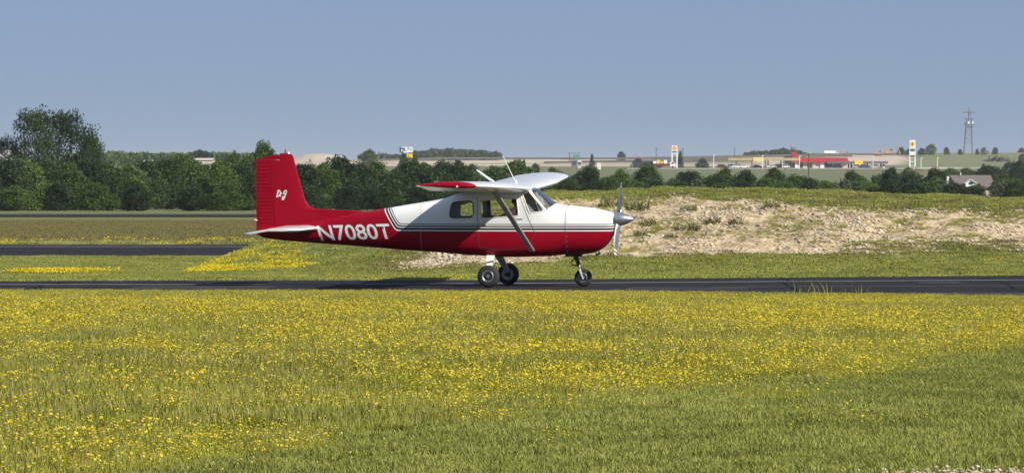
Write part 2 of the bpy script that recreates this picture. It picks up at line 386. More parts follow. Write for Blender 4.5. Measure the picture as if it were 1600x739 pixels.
def grass_patch(seed, n, rad, h0, h1, mat, w=.006, lean=.5):
    r = np.random.default_rng(seed)
    a = r.random(n) * 6.283; q = np.sqrt(r.random(n)) * rad; bx, by = q * np.cos(a), q * np.sin(a)
    h = h0 + (h1 - h0) * r.random(n) ** 1.6; t = r.random(n) * 6.283; ln = h * lean * r.random(n)
    dx, dy = np.cos(t) * ln, np.sin(t) * ln; s = r.random(n) * 6.283; wx, wy = np.cos(s) * w, np.sin(s) * w
    V = np.zeros((n, 5, 3))
    V[:, 0] = np.stack([bx - wx, by - wy, np.full(n, -.01)], -1); V[:, 1] = np.stack([bx + wx, by + wy, np.full(n, -.01)], -1)
    V[:, 2] = np.stack([bx + dx * .35 + wx * .8, by + dy * .35 + wy * .8, h * .6], -1); V[:, 3] = np.stack([bx + dx * .35 - wx * .8, by + dy * .35 - wy * .8, h * .6], -1)
    V[:, 4] = np.stack([bx + dx, by + dy, h], -1)
    b = np.arange(n)[:, None] * 5
    T = np.concatenate([b + [0, 1, 2], b + [0, 2, 3], b + [3, 2, 4]], 0)
    return mesh_np('grass_patch', V.reshape(-1, 3), T, mat)
def flower_patch(seed, n, rad, h0, h1, size, mp, ms):
    r = np.random.default_rng(seed); V = []; Fc = []; mi = []
    for k in range(n):
        a = r.random() * 6.283; q = math.sqrt(r.random()) * rad; x, y = q * math.cos(a), q * math.sin(a); h = h0 + (h1 - h0) * r.random()
        ta, tl = r.random() * 6.283, r.random() * 1.0
        nrm = Vector((math.cos(ta) * math.sin(tl), math.sin(ta) * math.sin(tl), math.cos(tl))); u = nrm.orthogonal().normalized(); w = nrm.cross(u)
        tx, ty = x + nrm.x * .03, y + nrm.y * .03; c = Vector((tx, ty, h)); sz = size * (.7 + .6 * r.random()); b = len(V)
        V.append(tuple(c))
        for j in range(6):
            an = j * 6.283 / 6 + r.random() * .5; V.append(tuple(c + (u * math.cos(an) + w * math.sin(an)) * sz + nrm * sz * .25))
        for j in range(6): Fc.append((b, b + 1 + j, b + 1 + (j + 1) % 6)); mi.append(0)
        b = len(V); V += [(x - .002, y, 0), (x + .002, y, 0), tuple(c)]; Fc.append((b, b + 1, b + 2)); mi.append(1)
    me = mesh_np('flower_patch', V, Fc); me.materials.append(mp); me.materials.append(ms); me.polygons.foreach_set('material_index', mi); return me

M['grass'] = leafmat('meadow_grass', (.135, .16, .016), (.41, .40, .065), 1.6, .3, big=.12)
M['lawn'] = leafmat('mown_grass', (.15, .175, .03), (.37, .385, .09), 2.2, .3, big=.35)
M['dry'] = leafmat('dry_grass', (.22, .20, .04), (.42, .38, .12), .8, .3)
M['petal'] = pmat('yellow_petal', (.78, .58, .012), (.74, .63, .03), 3, .6, trans=.3)
M['petal2'] = pmat('deep_yellow_petal', (.75, .40, .008), (.74, .50, .01), 3, .6, trans=.3)
M['lime'] = pmat('lime_seed_head', (.50, .47, .07), (.60, .48, .10), 3, .7, trans=.3)
M['weed'] = leafmat('weed_leaf', (.08, .095, .028), (.22, .21, .08), 1.5, .25)
lawn_c = src_collection('lawn_tuft', [grass_patch(k, 170, .26, .015, .055, M['lawn'], .0045, .9) for k in range(5)])
mead_c = src_collection('meadow_tuft', [grass_patch(20 + k, 110, .26, .04, .13, M['grass']) for k in range(4)] + [grass_patch(30 + k, 60, .26, .05, .17, M['dry'], .004) for k in range(2)])
far_c = src_collection('verge_tuft', [grass_patch(40 + k, 70, .4, .02, .06, M['lawn'], .012) for k in range(3)] + [grass_patch(46, 50, .4, .02, .07, M['dry'], .01)])
M['infield'] = leafmat('infield_grass', (.15, .17, .045), (.235, .165, .075), .5, .3, big=.03)
infield_c = src_collection('infield_tuft', [grass_patch(50 + k, 70, .4, .02, .07, M['infield'], .012) for k in range(3)])
flow_c = src_collection('flower', [flower_patch(60 + k, 19, .27, .06, .18, (.0075, .010, .0135, .009, .0115)[k], M['petal'], M['grass']) for k in range(5)] + [flower_patch(66 + k, 26, .27, .06, .16, .009, M['lime'], M['grass']) for k in range(2)])
flow2_c = src_collection('bank_flower', [flower_patch(70 + k, 26, .32, .04, .12, .02, M['petal'], M['grass']) for k in range(3)])

def edge_y(x, y):
    """signed: > 0 inside the flowering meadow, < 0 on the mown strip near the camera"""
    px = 800 + F * x / y
    py = YH + F * H / y
    lim = np.interp(px, [-600, 0, 200, 400, 560, 800, 1050, 1350, 1600, 2200], [830, 775, 735, 712, 682, 645, 628, 592, 553, 470])
    return lim - py + (fbm(x * .8, y * .5, 3) - .5) * 70
def inside_t1(x, y):
    n = np.array(t1n); f = np.array(t1f); j = (fbm(x * 1.3, y * .7, 3) - .5) * 1.1; return (y > np.interp(x, n[:, 0], n[:, 1]) - .05 + j) & (y < np.interp(x, f[:, 0], f[:, 1]) + .05 + j)
def edge_low(x, y):
    n = np.array(t1n); return np.interp(np.interp(x, n[:, 0], n[:, 1]) - y, [0, 5, 14], [.36, .6, 1])
def rand_field(n, y0, y1, mpx):
    """points in the camera's wedge, uniform per square metre, mpx pixels of margin either side"""
    y = np.sqrt(rng.random(n) * (y1 ** 2 - y0 ** 2) + y0 ** 2); w = (800 + mpx) / F
    return (rng.random(n) * 2 - 1) * np.maximum(w * y, 800 / F * y + (7.5 if y1 < 90 else 0)), y
# foreground meadow + mown grass
x, y = rand_field(52000, 25, 84, 450); k = ~inside_t1(x, y); x, y = x[k], y[k]; e = edge_y(x, y)
lawn = e < 0
scatter('mown_grass', np.stack([x[lawn], y[lawn], np.zeros(lawn.sum())], -1), .8 + .6 * rng.random(lawn.sum()), lawn_c, 5, 'short mown green grass along the near edge of the meadow', 'grass')
me_ = ~lawn
hs = .75 + .6 * rng.random(me_.sum()) * (.6 + .8 * fbm(x[me_] * .5, y[me_] * .4, 3)); hs *= edge_low(x[me_], y[me_]) * np.interp(e[me_], [0, 70], [.5, 1])
scatter('meadow_grass', np.stack([x[me_], y[me_], np.zeros(me_.sum())], -1), hs, mead_c, 6, 'tall olive meadow grass in front of the taxiway', 'grass')
x, y = rand_field(70000, 25, 84, 450); e = edge_y(x, y); px_ = 800 + F * x / y
dens = np.clip(.2 + 2.6 * (fbm(x * .45 + 20, y * .28, 4) - .32), .05, 1) * sstep(-15, 25, e) + .05 * (e > -70) * (fbm(x * 1.2, y, 2) > .62)
dens = dens * np.interp(px_, [-400, 300, 1000, 1700], [.85, .85, 1, 1])
dens = np.maximum(dens, .5 * np.exp(-((px_ - 1330) / 90) ** 2 - ((YH + F * H / y - 662) / 8) ** 2))
k = (rng.random(len(x)) < dens) & ~inside_t1(x, y)
scatter('meadow_flowers', np.stack([x[k], y[k], np.zeros(k.sum())], -1), edge_low(x[k], y[k]) * np.interp(e[k], [0, 70], [.75, 1]) * .95 * (.8 + .35 * rng.random(k.sum())), flow_c, 7, 'countless small yellow wildflowers across the meadow', 'wildflowers')
# grass behind the taxiway and on the embankment
x, y = rand_field(38000, 86, 118, 450); r_ = rock_mask(x, y) * (x > -8); z = surf_z(x, y)
k = ~inside_t1(x, y) & (rng.random(len(x)) > r_ * 1.15); x, y, z = x[k], y[k], z[k]
scatter('verge_grass', np.stack([x, y, z], -1), .35 + .55 * rng.random(len(x)), far_c, 4, 'short green grass on the verge and on the embankment', 'grass')
x, y = rand_field(26000, 133.5, 300, 250); k = (y > 146) | (rng.random(len(x)) < .25); x, y = x[k], y[k]; z = ground_z(x, y)
scatter('infield_grass', np.stack([x, y, z], -1), .8 + .6 * rng.random(len(x)), infield_c, 3, 'rough grass between the second taxiway and the runway', 'grass')
# bright flower drifts on the bank and left verge
def drift(cx, cy, rx, ry, n, ang=0.0):
    a = rng.normal(size=(n, 2)) * .5; ca, sa = math.cos(ang), math.sin(ang)
    return cx + (a[:, 0] * ca - a[:, 1] * sa) * rx, cy + (a[:, 0] * sa + a[:, 1] * ca) * ry
xa, ya = drift(X_at(75, 97), 97, .62, 1.0, 260); xb, yb = drift(X_at(125, 98), 98.0, .8, .8, 40)
xc = rng.random(1100) ** 1.4 * 3.0 - 7.6; yc = 96.5 + rng.random(1100) * 15
kk = (fbm(xc * .9, yc * .6, 3) > .38 + .09 * (xc + 7)) & (yc > 97.2 + .4 * (xc + 7.9)); xc, yc = xc[kk], yc[kk]
xd, yd = rand_field(1500, 87, 103, 300); kk = rng.random(1500) < .3 * (fbm(xd, yd, 3) > .58) ; kk &= ~inside_t1(xd, yd); xd, yd = xd[kk], yd[kk]
xe, ye = rand_field(2600, 133.5, 150, 250); kk = rng.random(2600) < .07; xe, ye = xe[kk], ye[kk]
x = np.concatenate([xa, xb, xc, xd, xe]); y = np.concatenate([ya, yb, yc, yd, ye])
sc = np.concatenate([np.full(len(xa) + len(xb), .85), np.full(len(xc), .6), np.full(len(xd), .5), np.full(len(xe), .9)])
scatter('flower_drifts', np.stack([x, y, surf_z(x, y)], -1), sc, flow2_c, 3, 'bright yellow flower drifts beyond the taxiway and on the bank', 'wildflowers')

# rubble on the bare slope
def stone(seed):
    r = random.Random(seed); bm = bmesh.new(); bmesh.ops.create_icosphere(bm, subdivisions=1, radius=1)
    for v in bm.verts: v.co = Vector((v.co.x * (1 + r.uniform(-.35, .35)), v.co.y * (1 + r.uniform(-.35, .35)), v.co.z * r.uniform(.45, .8)))
    me = bpy.data.meshes.new('stone'); bm.to_mesh(me); bm.free(); me.materials.append(M['stone']); return me
M['stone'] = leafmat('limestone', (.30, .24, .155), (.62, .54, .40), 5, 0.0, .9, big=.6)
stone_c = src_collection('stone', [stone(k) for k in range(6)])
x = rng.random(60000) * 26 - 5; y = 95 + rng.random(60000) * 16; rm = rock_mask(x, y)
k = rng.random(60000) < np.clip(rm * 1.1 - .1, 0, 1) * (.15 + .9 * (fbm(x * .8, y * .8, 3) > .45)); x, y = x[k], y[k]
scatter('rubble', np.stack([x, y, berm_z(x, y) + .01], -1), 0.014 + .05 * rng.random(len(x)) ** 4 + .010 * rng.random(len(x)), stone_c, 6, 'loose pale limestone rubble covering the bare slope', 'rubble')
# dry tufts among the rubble
x = rng.random(9000) * 26 - 5; y = 95 + rng.random(9000) * 15; k = (rng.random(9000) < rock_mask(x, y) * (fbm(x * .7 + 8, y * .9, 4) > .54)); x, y = x[k], y[k]
scatter('slope_grass', np.stack([x, y, berm_z(x, y)], -1), .25 + .4 * rng.random(len(x)), mead_c, 6, 'sparse dry grass between the stones of the slope', 'grass')
x = rng.random(14000) * 30 - 6; y = 96 + rng.random(14000) * 17; rm = rock_mask(x, y); k = (rm > .02) & (rm < .75) & (rng.random(14000) < .8) | ((y > 107) & (fbm(x * .5, y * .7, 3) > .52) & (x > -1) & (rng.random(14000) < .6)); x, y = x[k], y[k]
scatter('seed_grass', np.stack([x, y, berm_z(x, y)], -1), .4 + .5 * rng.random(len(x)), infield_c, 3, 'brownish seed grass along the edges of the bare slope', 'grass')
# gravel spot by the camera side
x = X_at(1500, 30) + rng.normal(size=200) * .28; y = 29.0 + rng.normal(size=200) * .35
scatter('gravel', np.stack([x, y, np.full(200, .045)], -1), .008 + .014 * rng.random(200), stone_c, 6, 'small spot of pale gravel in the mown grass', 'gravel')

# single weeds on the slope
weed_me = [grass_patch(90 + k, 110, .30, .08, .48, M['weed'], .012, .9) for k in range(3)]
def on_bank(px, py):
    best = None
    for d in np.arange(94, 116, .05):
        xx = X_at(px, d)
        if berm_z(xx, d) >= Z_at(py, d): return xx, d
    return X_at(px, 112), 112.0
for j, (px, py, s, lab) in enumerate([
    (957, 322, 1.3, 'large green weed clump behind the propeller'), (996, 329, 1.25, 'bushy green weed clump on the stony slope beyond the spinner'),
    (1075, 361, 1.0, 'dark weed clump in the middle of the stony slope'), (1113, 350, .8, 'upright dark weed on the stony slope beside the middle clump'),
    (1076, 330, .8, 'dark weed at the upper edge of the stones'), (1205, 324, .7, 'small weed under the grassy crest'),
    (1000, 368, .6, 'low dry weed at the foot of the stony slope'), (1049, 371, .55, 'small dry weed at the slope foot beside the middle clump'),
    (1150, 350, .7, 'spreading dry weed on the stones'), (1012, 352, .7, 'pale dry weed on the stones beyond the propeller')]):
    bx, by = on_bank(px, py); o = link('weed_clump', weed_me[j % 3]); o.location = (bx, by, float(berm_z(bx, by))); o.scale = (s * 1.15, s * .9, s * .62); o.rotation_euler.z = j * 1.3
    tag(o, lab, 'weed', 'weeds on the stony slope')
# tall dry stalks at the taxiway edge
for j, (px, d) in enumerate([(1255, 74.8), (1285, 75.0), (1310, 74.6), (1338, 75.0)]):
    o = link('dry_stalks', grass_patch(120 + j, 9, .22, .2, .42, M['dry'], .006, .8)); o.location = (X_at(px, d), d, 0)
    tag(o, 'thin grey dry stalks standing up against the taxiway edge', 'stalks', 'dry stalks by the taxiway')

# ------------------------------------------------------------------ aircraft
RED = (.28, .0015, .013)
M['red'] = pmat('red_paint', RED, (.25, .0015, .012), 2, .42, coat=.04, spec=.12)
M['white'] = pmat('white_paint', (.78, .78, .77), (.74, .74, .73), 2, .35, coat=.5)
M['metal'] = pmat('bare_metal', (.55, .56, .58), (.45, .46, .48), 6, .32, metal=.85)
M['strutgrey'] = pmat('grey_paint', (.42, .42, .42), (.36, .36, .36), 6, .4, coat=.2)
M['dark'] = pmat('dark_metal', (.02, .02, .022), None, rough=.5)
M['rubber'] = pmat('rubber', (.018, .018, .018), (.028, .027, .026), 20, .8)
M['glass'] = glassmat('cabin_glass', (.97, .98, .96), .0)
M['wglass'] = glassmat('windshield_glass', (.86, .91, .97), .22)
M['seat'] = pmat('seat_cloth', (.05, .055, .075), (.04, .042, .055), 30, .9)
M['lining'] = pmat('cabin_lining', (.5, .46, .40), (.44, .4, .34), 8, .9)
M['black'] = pmat('black_paint', (.012, .012, .013), None, rough=.4)
M['seam'] = pmat('panel_gap', (.05, .045, .045), None, rough=.8)

ROLL = (math.radians(1.1), 0, 0)
plane = empty('small_aircraft', (X_at(779, 84.0), 84.0, 0.012), math.radians(-10.4))
tag(plane, 'red and white high-wing single-propeller aircraft with tricycle gear on the taxiway', 'aircraft')

def pchip(xk, yk, x):
    xk = np.array(xk, float); yk = np.array(yk, float); h = np.diff(xk); d = np.diff(yk) / h; m = np.zeros(len(xk))
    for i in range(1, len(xk) - 1):
        if d[i - 1] * d[i] > 0:
            w1, w2 = 2 * h[i] + h[i - 1], h[i] + 2 * h[i - 1]; m[i] = (w1 + w2) / (w1 / d[i - 1] + w2 / d[i])
    m[0], m[-1] = d[0], d[-1]
    i = np.clip(np.searchsorted(xk, x) - 1, 0, len(h) - 1); t = (x - xk[i]) / h[i]
    return (1 + 2 * t) * (1 - t) ** 2 * yk[i] + t * (1 - t) ** 2 * h[i] * m[i] + t * t * (3 - 2 * t) * yk[i + 1] + t * t * (t - 1) * h[i] * m[i + 1]
ST = np.array([  # X, bottom, top, half width, exponent
    (-4.99, 1.03, 1.19, .035, 2.2), (-4.87, .97, 1.20, .06, 2.2), (-4.58, .925, 1.215, .105, 2.3), (-4.01, .876, 1.30, .175, 2.4),
    (-3.17, .818, 1.43, .275, 2.6), (-2.71, .785, 1.508, .33, 2.8), (-2.35, .76, 1.56, .37, 2.9), (-1.85, .72, 1.642, .43, 3.0),
    (-1.31, .686, 1.727, .49, 3.2), (-1.08, .67, 1.77, .51, 3.4), (-.78, .645, 1.87, .53, 3.8), (-.29, .618, 1.97, .54, 4.2),
    (.28, .592, 1.99, .545, 4.4), (.66, .60, 2.0, .54, 4.4), (.74, .602, 1.985, .54, 4.2), (.95, .608, 1.835, .525, 3.8), (1.17, .62, 1.672, .505, 3.2),
    (1.36, .64, 1.638, .485, 2.9), (1.71, .645, 1.605, .455, 2.8), (1.90, .67, 1.58, .435, 2.8), (2.125, .76, 1.536, .405, 2.8),
    (2.28, .93, 1.498, .37, 2.7), (2.345, 1.06, 1.47, .34, 2.7), (2.375, 1.14, 1.44, .30, 2.6)])
def station(X):
    return [float(pchip(ST[:, 0], ST[:, k], np.array([X]))[0]) for k in range(1, 5)]
NS = 56
def ring(X):
    b, t, w, n = station(X); c, h = (b + t) / 2, (t - b) / 2; R = []
    for k in range(NS):
        a = 2 * math.pi * (k + .5) / NS; ca, sa = math.cos(a), math.sin(a)
        R.append((X, w * math.copysign(abs(ca) ** (2 / n), ca), c + h * math.copysign(abs(sa) ** (2 / n), sa)))
    return R
xs_f = np.concatenate([np.linspace(-4.99, -1.3, 34), np.linspace(-1.2, 1.2, 42), np.linspace(1.25, 2.2, 16), [2.25, 2.29, 2.32, 2.345, 2.36, 2.375]])
fm = MB(); fm.loft([ring(X) for X in xs_f], True)
fus_me = fm.mesh('fuselage', None, True, 60)

# the paint scheme: white over red with pinstripes that sweep up behind the cabin
def paint_scheme():
    m = bpy.data.materials.new('two_tone_paint'); nt, N, L = nodes_of(m)
    out = N.new('ShaderNodeOutputMaterial'); b = N.new('ShaderNodeBsdfPrincipled'); L.new(b.outputs[0], out.inputs[0])
    b.inputs['Roughness'].default_value = .4; b.inputs['Coat Weight'].default_value = .05; b.inputs['Specular IOR Level'].default_value = .12; b.inputs['Coat Roughness'].default_value = .08
    tc = N.new('ShaderNodeTexCoord'); sx = N.new('ShaderNodeSeparateXYZ'); L.new(tc.outputs['Object'], sx.inputs[0])
    def ma(op, a, bb, c=None):
        q = N.new('ShaderNodeMath'); q.operation = op
        for i, v in enumerate((a, bb, c)):
            if v is None: continue
            if isinstance(v, (int, float)): q.inputs[i].default_value = v
            else: L.new(v, q.inputs[i])
        return q.outputs[0]
    d1 = ma('SUBTRACT', sx.outputs['Z'], 1.120)
    d2 = ma('ADD', ma('MULTIPLY', ma('ADD', sx.outputs['X'], 2.03), .846), ma('MULTIPLY', ma('SUBTRACT', sx.outputs['Z'], 1.12), .534))
    d = ma('SMOOTH_MIN', d1, d2, .10)
    r = N.new('ShaderNodeValToRGB'); r.color_ramp.interpolation = 'CONSTANT'; e = r.color_ramp.elements
    W, K = (.78, .78, .77), (.012, .012, .014); sc = 2.0
    stops = [(0, RED), (.5, W), (.5 + .022 * sc, K), (.5 + .062 * sc, W), (.5 + .082 * sc, K), (.5 + .108 * sc, W), (.5 + .130 * sc, K), (.5 + .146 * sc, W)]
    while len(e) < len(stops): e.new(.9)
    for k, (p, c) in enumerate(stops): e[k].position = p; e[k].color = (*c, 1)
    L.new(ma('MULTIPLY_ADD', d, sc, .5), r.inputs[0]); L.new(r.outputs[0], b.inputs['Base Color'])
    return m
M['scheme'] = paint_scheme()
bvh_src = bmesh.new(); bvh_src.from_mesh(fus_me); FB = BVHTree.FromBMesh(bvh_src)
def skin_y(X, Z, side=-1):
    hit = FB.ray_cast(Vector((X, side * 2.0, Z)), Vector((0, -side, 0)))
    return hit[0].y if hit[0] is not None else side * .3

def rounded(poly, r, n=4):
    out = []; m = len(poly)
    for i in range(m):
        p = Vector((*poly[i], 0)); a = Vector((*poly[i - 1], 0)); b = Vector((*poly[(i + 1) % m], 0))
        da = (a - p); db = (b - p); q = min(r, da.length * .45, db.length * .45)
        s, e = p + da.normalized() * q, p + db.normalized() * q
        for k in range(n + 1):
            t = k / n; v = s * (1 - t) ** 2 + p * 2 * t * (1 - t) + e * t * t; out.append((v.x, v.y))
    return out
WIN = {'rear_window': rounded([(-.86, 1.70), (-.42, 1.735), (-.40, 1.40), (-.905, 1.385)], .09),
       'door_window': rounded([(-.27, 1.735), (.47, 1.785), (.52, 1.43), (-.255, 1.375)], .05),
       'quarter_window': rounded([(.585, 1.855), (.70, 1.925), (1.005, 1.575), (.995, 1.52), (.735, 1.485)], .015, 2)}
WS = [(.62, 2.2), (1.185, 2.2), (1.19, 1.665), (1.055, 1.535), (1.035, 1.56), (.715, 1.965)]
def cut_poly(bm, poly):
    """slice the skin along a polygon given in side view and return the faces inside"""
    area = sum(poly[i - 1][0] * poly[i][1] - poly[i][0] * poly[i - 1][1] for i in range(len(poly)))
    if area < 0: poly = poly[::-1]
    x0, x1 = min(p[0] for p in poly) - .02, max(p[0] for p in poly) + .02; z0, z1 = min(p[1] for p in poly) - .02, max(p[1] for p in poly) + .02
    for i in range(len(poly)):
        a, c = poly[i - 1], poly[i]; ex, ez = c[0] - a[0], c[1] - a[1]; ln = math.hypot(ex, ez)
        if ln < 1e-5: continue
        fs = [f for f in bm.faces if max(v.co.x for v in f.verts) > x0 and min(v.co.x for v in f.verts) < x1 and max(v.co.z for v in f.verts) > z0 and min(v.co.z for v in f.verts) < z1]
        g = set(fs)
        for f in fs: g.update(f.edges); g.update(f.verts)
        bmesh.ops.bisect_plane(bm, geom=list(g), dist=1e-5, plane_co=(a[0], 0, a[1]), plane_no=(ez / ln, 0, -ex / ln))
    def inside(x, z):
        for i in range(len(poly)):
            a, c = poly[i - 1], poly[i]
            if (c[0] - a[0]) * (z - a[1]) - (c[1] - a[1]) * (x - a[0]) < -1e-6: return False
        return True
    return [f for f in bm.faces if inside(f.calc_center_median().x, f.calc_center_median().z)]
def faces_to_mesh(fs, name, mat):
    vs = {}; V = []; Fc = []
    for f in fs:
        q = []
        for v in f.verts:
            if v.index not in vs: vs[v.index] = len(V); V.append(tuple(v.co - f.normal * .004))
            q.append(vs[v.index])
        Fc.append(q)
    me = bpy.data.meshes.new(name); me.from_pydata(V, [], Fc); me.materials.append(mat)
    for p in me.polygons: p.use_smooth = True
    return me
fb = bmesh.new(); fb.from_mesh(fus_me); panes = []
for nm, poly in list(WIN.items()):
    fs = cut_poly(fb, poly); fb.verts.index_update()
    for side in (-1, 1):
        sf = [f for f in fs if f.calc_center_median().y * side > .2]
        panes.append((nm, side, faces_to_mesh(sf, nm, M['glass'])))
    bmesh.ops.delete(fb, geom=fs, context='FACES')
# windshield in two convex cuts
wsf = []
for poly in ([(.715, 1.965), (1.0, 1.6), (1.06, 1.535), (1.19, 1.665), (1.19, 2.2), (.69, 2.2), (.69, 1.995)],):
    fs = cut_poly(fb, poly); fb.verts.index_update(); wsf = fs
    panes.append(('windshield', 0, faces_to_mesh(fs, 'windshield', M['wglass'])))
    bmesh.ops.delete(fb, geom=fs, context='FACES')
fus2 = bpy.data.meshes.new('fuselage'); fb.to_mesh(fus2); fb.free(); fus2.materials.append(M['scheme'])
fus = link('fuselage', fus2, plane, ROLL)
md = fus.modifiers.new('skin', 'SOLIDIFY'); md.thickness = .018; md.offset = -1
def surf_tube(name, poly, r, mat, parent, side=-1, closed=False, sub=.05, off=0.0):
    pts = []; P = poly + ([poly[0]] if closed else [])
    for i in range(len(P) - 1):
        a, c = P[i], P[i + 1]; k = max(1, int(math.hypot(c[0] - a[0], c[1] - a[1]) / sub))
        for j in range(k): t = j / k; pts.append((a[0] + (c[0] - a[0]) * t, a[1] + (c[1] - a[1]) * t))
    pts.append(P[-1]); vs = [(x, skin_y(x, z, side) + side * off, z) for x, z in pts]
    return MB().tube(vs, r, 5, True).build(name, mat, parent, True)
for nm, side, me in panes:
    o = link(nm, me, plane, ROLL)
    if side: surf_tube('window_frame', WIN[nm], .011, M['white'] if nm != 'rear_window' else M['seam'], o, side, True)
    else:
        for s in (-1, 1):
            surf_tube('windshield_post', [(.70, 1.975), (.86, 1.78), (1.045, 1.55)], .017, M['white'], o, s)
# door outline, cowling joint, handles
for s in (-1, 1):
    dr = surf_tube('door', [(-.325, 1.80), (-.32, 1.3), (-.30, .80), (.1, .74), (.62, .78), (.86, 1.05), (.69, 1.42), (.54, 1.81)], .0045, M['seam'], plane, s); dr.rotation_euler = ROLL
    hx, hz = -.16, 1.29; hy = skin_y(hx, hz, s)
    MB().box(hx - .015, hx + .015, min(hy, hy + s * .03), max(hy, hy + s * .03), hz - .05, hz + .05).build('door_handle', M['metal'], dr)
    MB().box(.42, .60, min(skin_y(.5, 1.38, s), skin_y(.5, 1.38, s) + s * .012), max(skin_y(.5, 1.38, s), skin_y(.5, 1.38, s) + s * .012), 1.365, 1.38).build('door_trim', M['strutgrey'], dr)
MB().tube([(1.445, y * 1.003, 1.14 + (z - 1.14) * 1.003) for (x, y, z) in ring(1.445)] + [(1.445, ring(1.445)[0][1], ring(1.445)[0][2])], .0045, 5).build('cowling_joint', M['seam'], plane, True, ROLL)
for s in (-1, 1):
    for k in range(9):
        z = .72 + k * .10
        MB().lathe([(-.004, .009), (.004, .006)], (1.475, skin_y(1.475, z, s), z), 'y', 8, True).build('rivet', M['metal'], plane, rot=ROLL)
    surf_tube('panel_joint', [(.93, 1.10), (1.03, .72)], .004, M['red'], plane, s, off=.001).rotation_euler = ROLL
for xj in (-1.5, -2.75, -3.6):
    rj = ring(xj); MB().tube([(xj, y * 1.0, z) for (x, y, z) in rj] + [rj[0]], .0035, 5).build('skin_joint', M['seam'] if xj < -2 else M['strutgrey'], plane, True, ROLL)
for s in (-1, 1):   # cooling air inlets and the cowl outlet below
    MB().lathe([(-.02, .075), (.012, .085), (.016, .07)], (2.368, s * .16, 1.34), 'x', 20, True).build('air_inlet', M['black'], plane, True, ROLL)
MB().tube([(2.05, -.18, .76), (2.10, -.20, .68), (2.02, -.21, .64)], .028, 10).build('exhaust_pipe', M['dark'], plane, True, ROLL)

# lettering, wrapped on the skin
def text_mesh(txt, size, shear, off=0.0):
    cu = bpy.data.curves.new('text', 'FONT'); cu.body = txt; cu.size = size; cu.shear = shear; cu.offset = off; cu.resolution_u = 4; cu.space_character = 1.0
    o = bpy.data.objects.new('text', cu); col.objects.link(o); dg = bpy.context.evaluated_depsgraph_get(); me = bpy.data.meshes.new_from_object(o.evaluated_get(dg))
    bpy.data.objects.remove(o); return me
def letters(txt, name, parent, x0, z0, x1, z1, hgt, side, shear, off, mat, yfun, kids=True):
    bm = bmesh.new()
    def rb(me):
        P = np.array([v.co[:] for v in me.vertices]); return P[:, 0].min(), P[:, 0].max(), P[:, 1].min(), P[:, 1].max()
    whole = text_mesh(txt, 1, shear, off); a0, a1, b0, b1 = rb(whole); L = math.hypot(x1 - x0, z1 - z0)
    for i, ch in enumerate(txt):
        full = text_mesh(txt[:i + 1], 1, shear, off); me = text_mesh(ch, 1, shear, off)
        fa0, fa1, _, _ = rb(full); ma0, ma1, _, _ = rb(me)
        bm = bmesh.new(); bm.from_mesh(me); bmesh.ops.triangulate(bm, faces=bm.faces)
        bmesh.ops.subdivide_edges(bm, edges=[e for e in bm.edges if e.calc_length() > .12], cuts=2, use_grid_fill=True)
        for v in bm.verts:
            u = (v.co.x - ma1 + fa1 - a0) / (a1 - a0); w = (v.co.y - b0) / (b1 - b0) * hgt
            if side > 0: u = 1 - u
            X = x0 + (x1 - x0) * u; Z = z0 + (z1 - z0) * u + w
            v.co = Vector((X, yfun(X, Z, side) + side * .006, Z))
        m2 = bpy.data.meshes.new(name); bm.to_mesh(m2); bm.free(); m2.materials.append(mat)
        link(name, m2, parent, ROLL if parent is plane else None)
letters('N7080T', 'letter', fus, -3.71, .905, -2.16, .955, .315, -1, -.28, .014, M['white'], skin_y)
letters('N7080T', 'letter', fus, -3.71, .905, -2.16, .955, .315, 1, -.28, .014, M['white'], skin_y)

# fin, rudder, tailplane
LEz = [1.15, 1.50, 1.516, 1.54, 1.556, 1.611, 1.727, 1.934, 2.624, 2.665, 2.682]; LEx = [-2.66, -2.71, -2.84, -3.44, -3.79, -3.898, -3.984, -4.05, -4.236, -4.276, -4.345]
def hinge(z): return float(np.interp(z, [1.2, 2.56], [-4.60, -4.712]))
def fin_half(x, le, z):
    t = .05 * (1 - .45 * max(0, (z - 1.2) / 1.5)); return max(.002, t * min(1, math.sqrt(max(0, (le - x)) / .22 + 1e-4)))
def slab(rows, half, name, mat, parent, nch=14, round_top=True):
    m = MB(); rings = []
    for z, xf, xb in rows:
        us = [(1 - math.cos(math.pi * k / nch)) / 2 for k in range(nch + 1)]
        xsx = [xf + (xb - xf) * u for u in us]; a = [(x, half(x, xf, z), z) for x in xsx]
        rings.append(a + [(x, -y, zz) for x, y, zz in reversed(a)])
    m.loft(rings, True); return m.build(name, mat, parent, True, ROLL, 50)
fin_rows = [(z, float(np.interp(z, LEz, LEx)), hinge(z)) for z in [1.15, 1.3, 1.4, 1.46, 1.49, 1.50, 1.508, 1.516, 1.53, 1.54, 1.548, 1.556, 1.575, 1.611, 1.66, 1.727, 1.82, 1.934, 2.1, 2.3, 2.54]]
fin = slab(fin_rows, fin_half, 'fin', M['red'], plane)
slab([(z, float(np.interp(z, LEz, LEx)), -4.505) for z in [2.54, 2.6, 2.624, 2.645, 2.665, 2.675]] + [(2.682, -4.36, -4.49)], fin_half, 'fin_cap', M['red'], fin).rotation_euler = (0, 0, 0)
def rud_half(x, xf, z):
    t = (xf - x) / .42; base = .042 * (1 - .9 * min(1, max(0, t))); bead = .0075 * max(0, math.cos((z - 1.14) / .0715 * 2 * math.pi)) ** 3 * (1 if .03 < t < .98 and z < 2.5 else 0)
    return max(.003, base * (1 - .3 * (z - 1.1) / 1.5) + bead)
zr = np.arange(1.115, 2.545, .0089)
rows = [(z, min(hinge(z) - .006, -4.60 - (1.2 - z) * .9 if z < 1.2 else 0), -5.008) for z in zr] + [(2.545, -4.72, -5.008)]
rud = slab(rows, rud_half, 'rudder', M['red'], plane, 10)
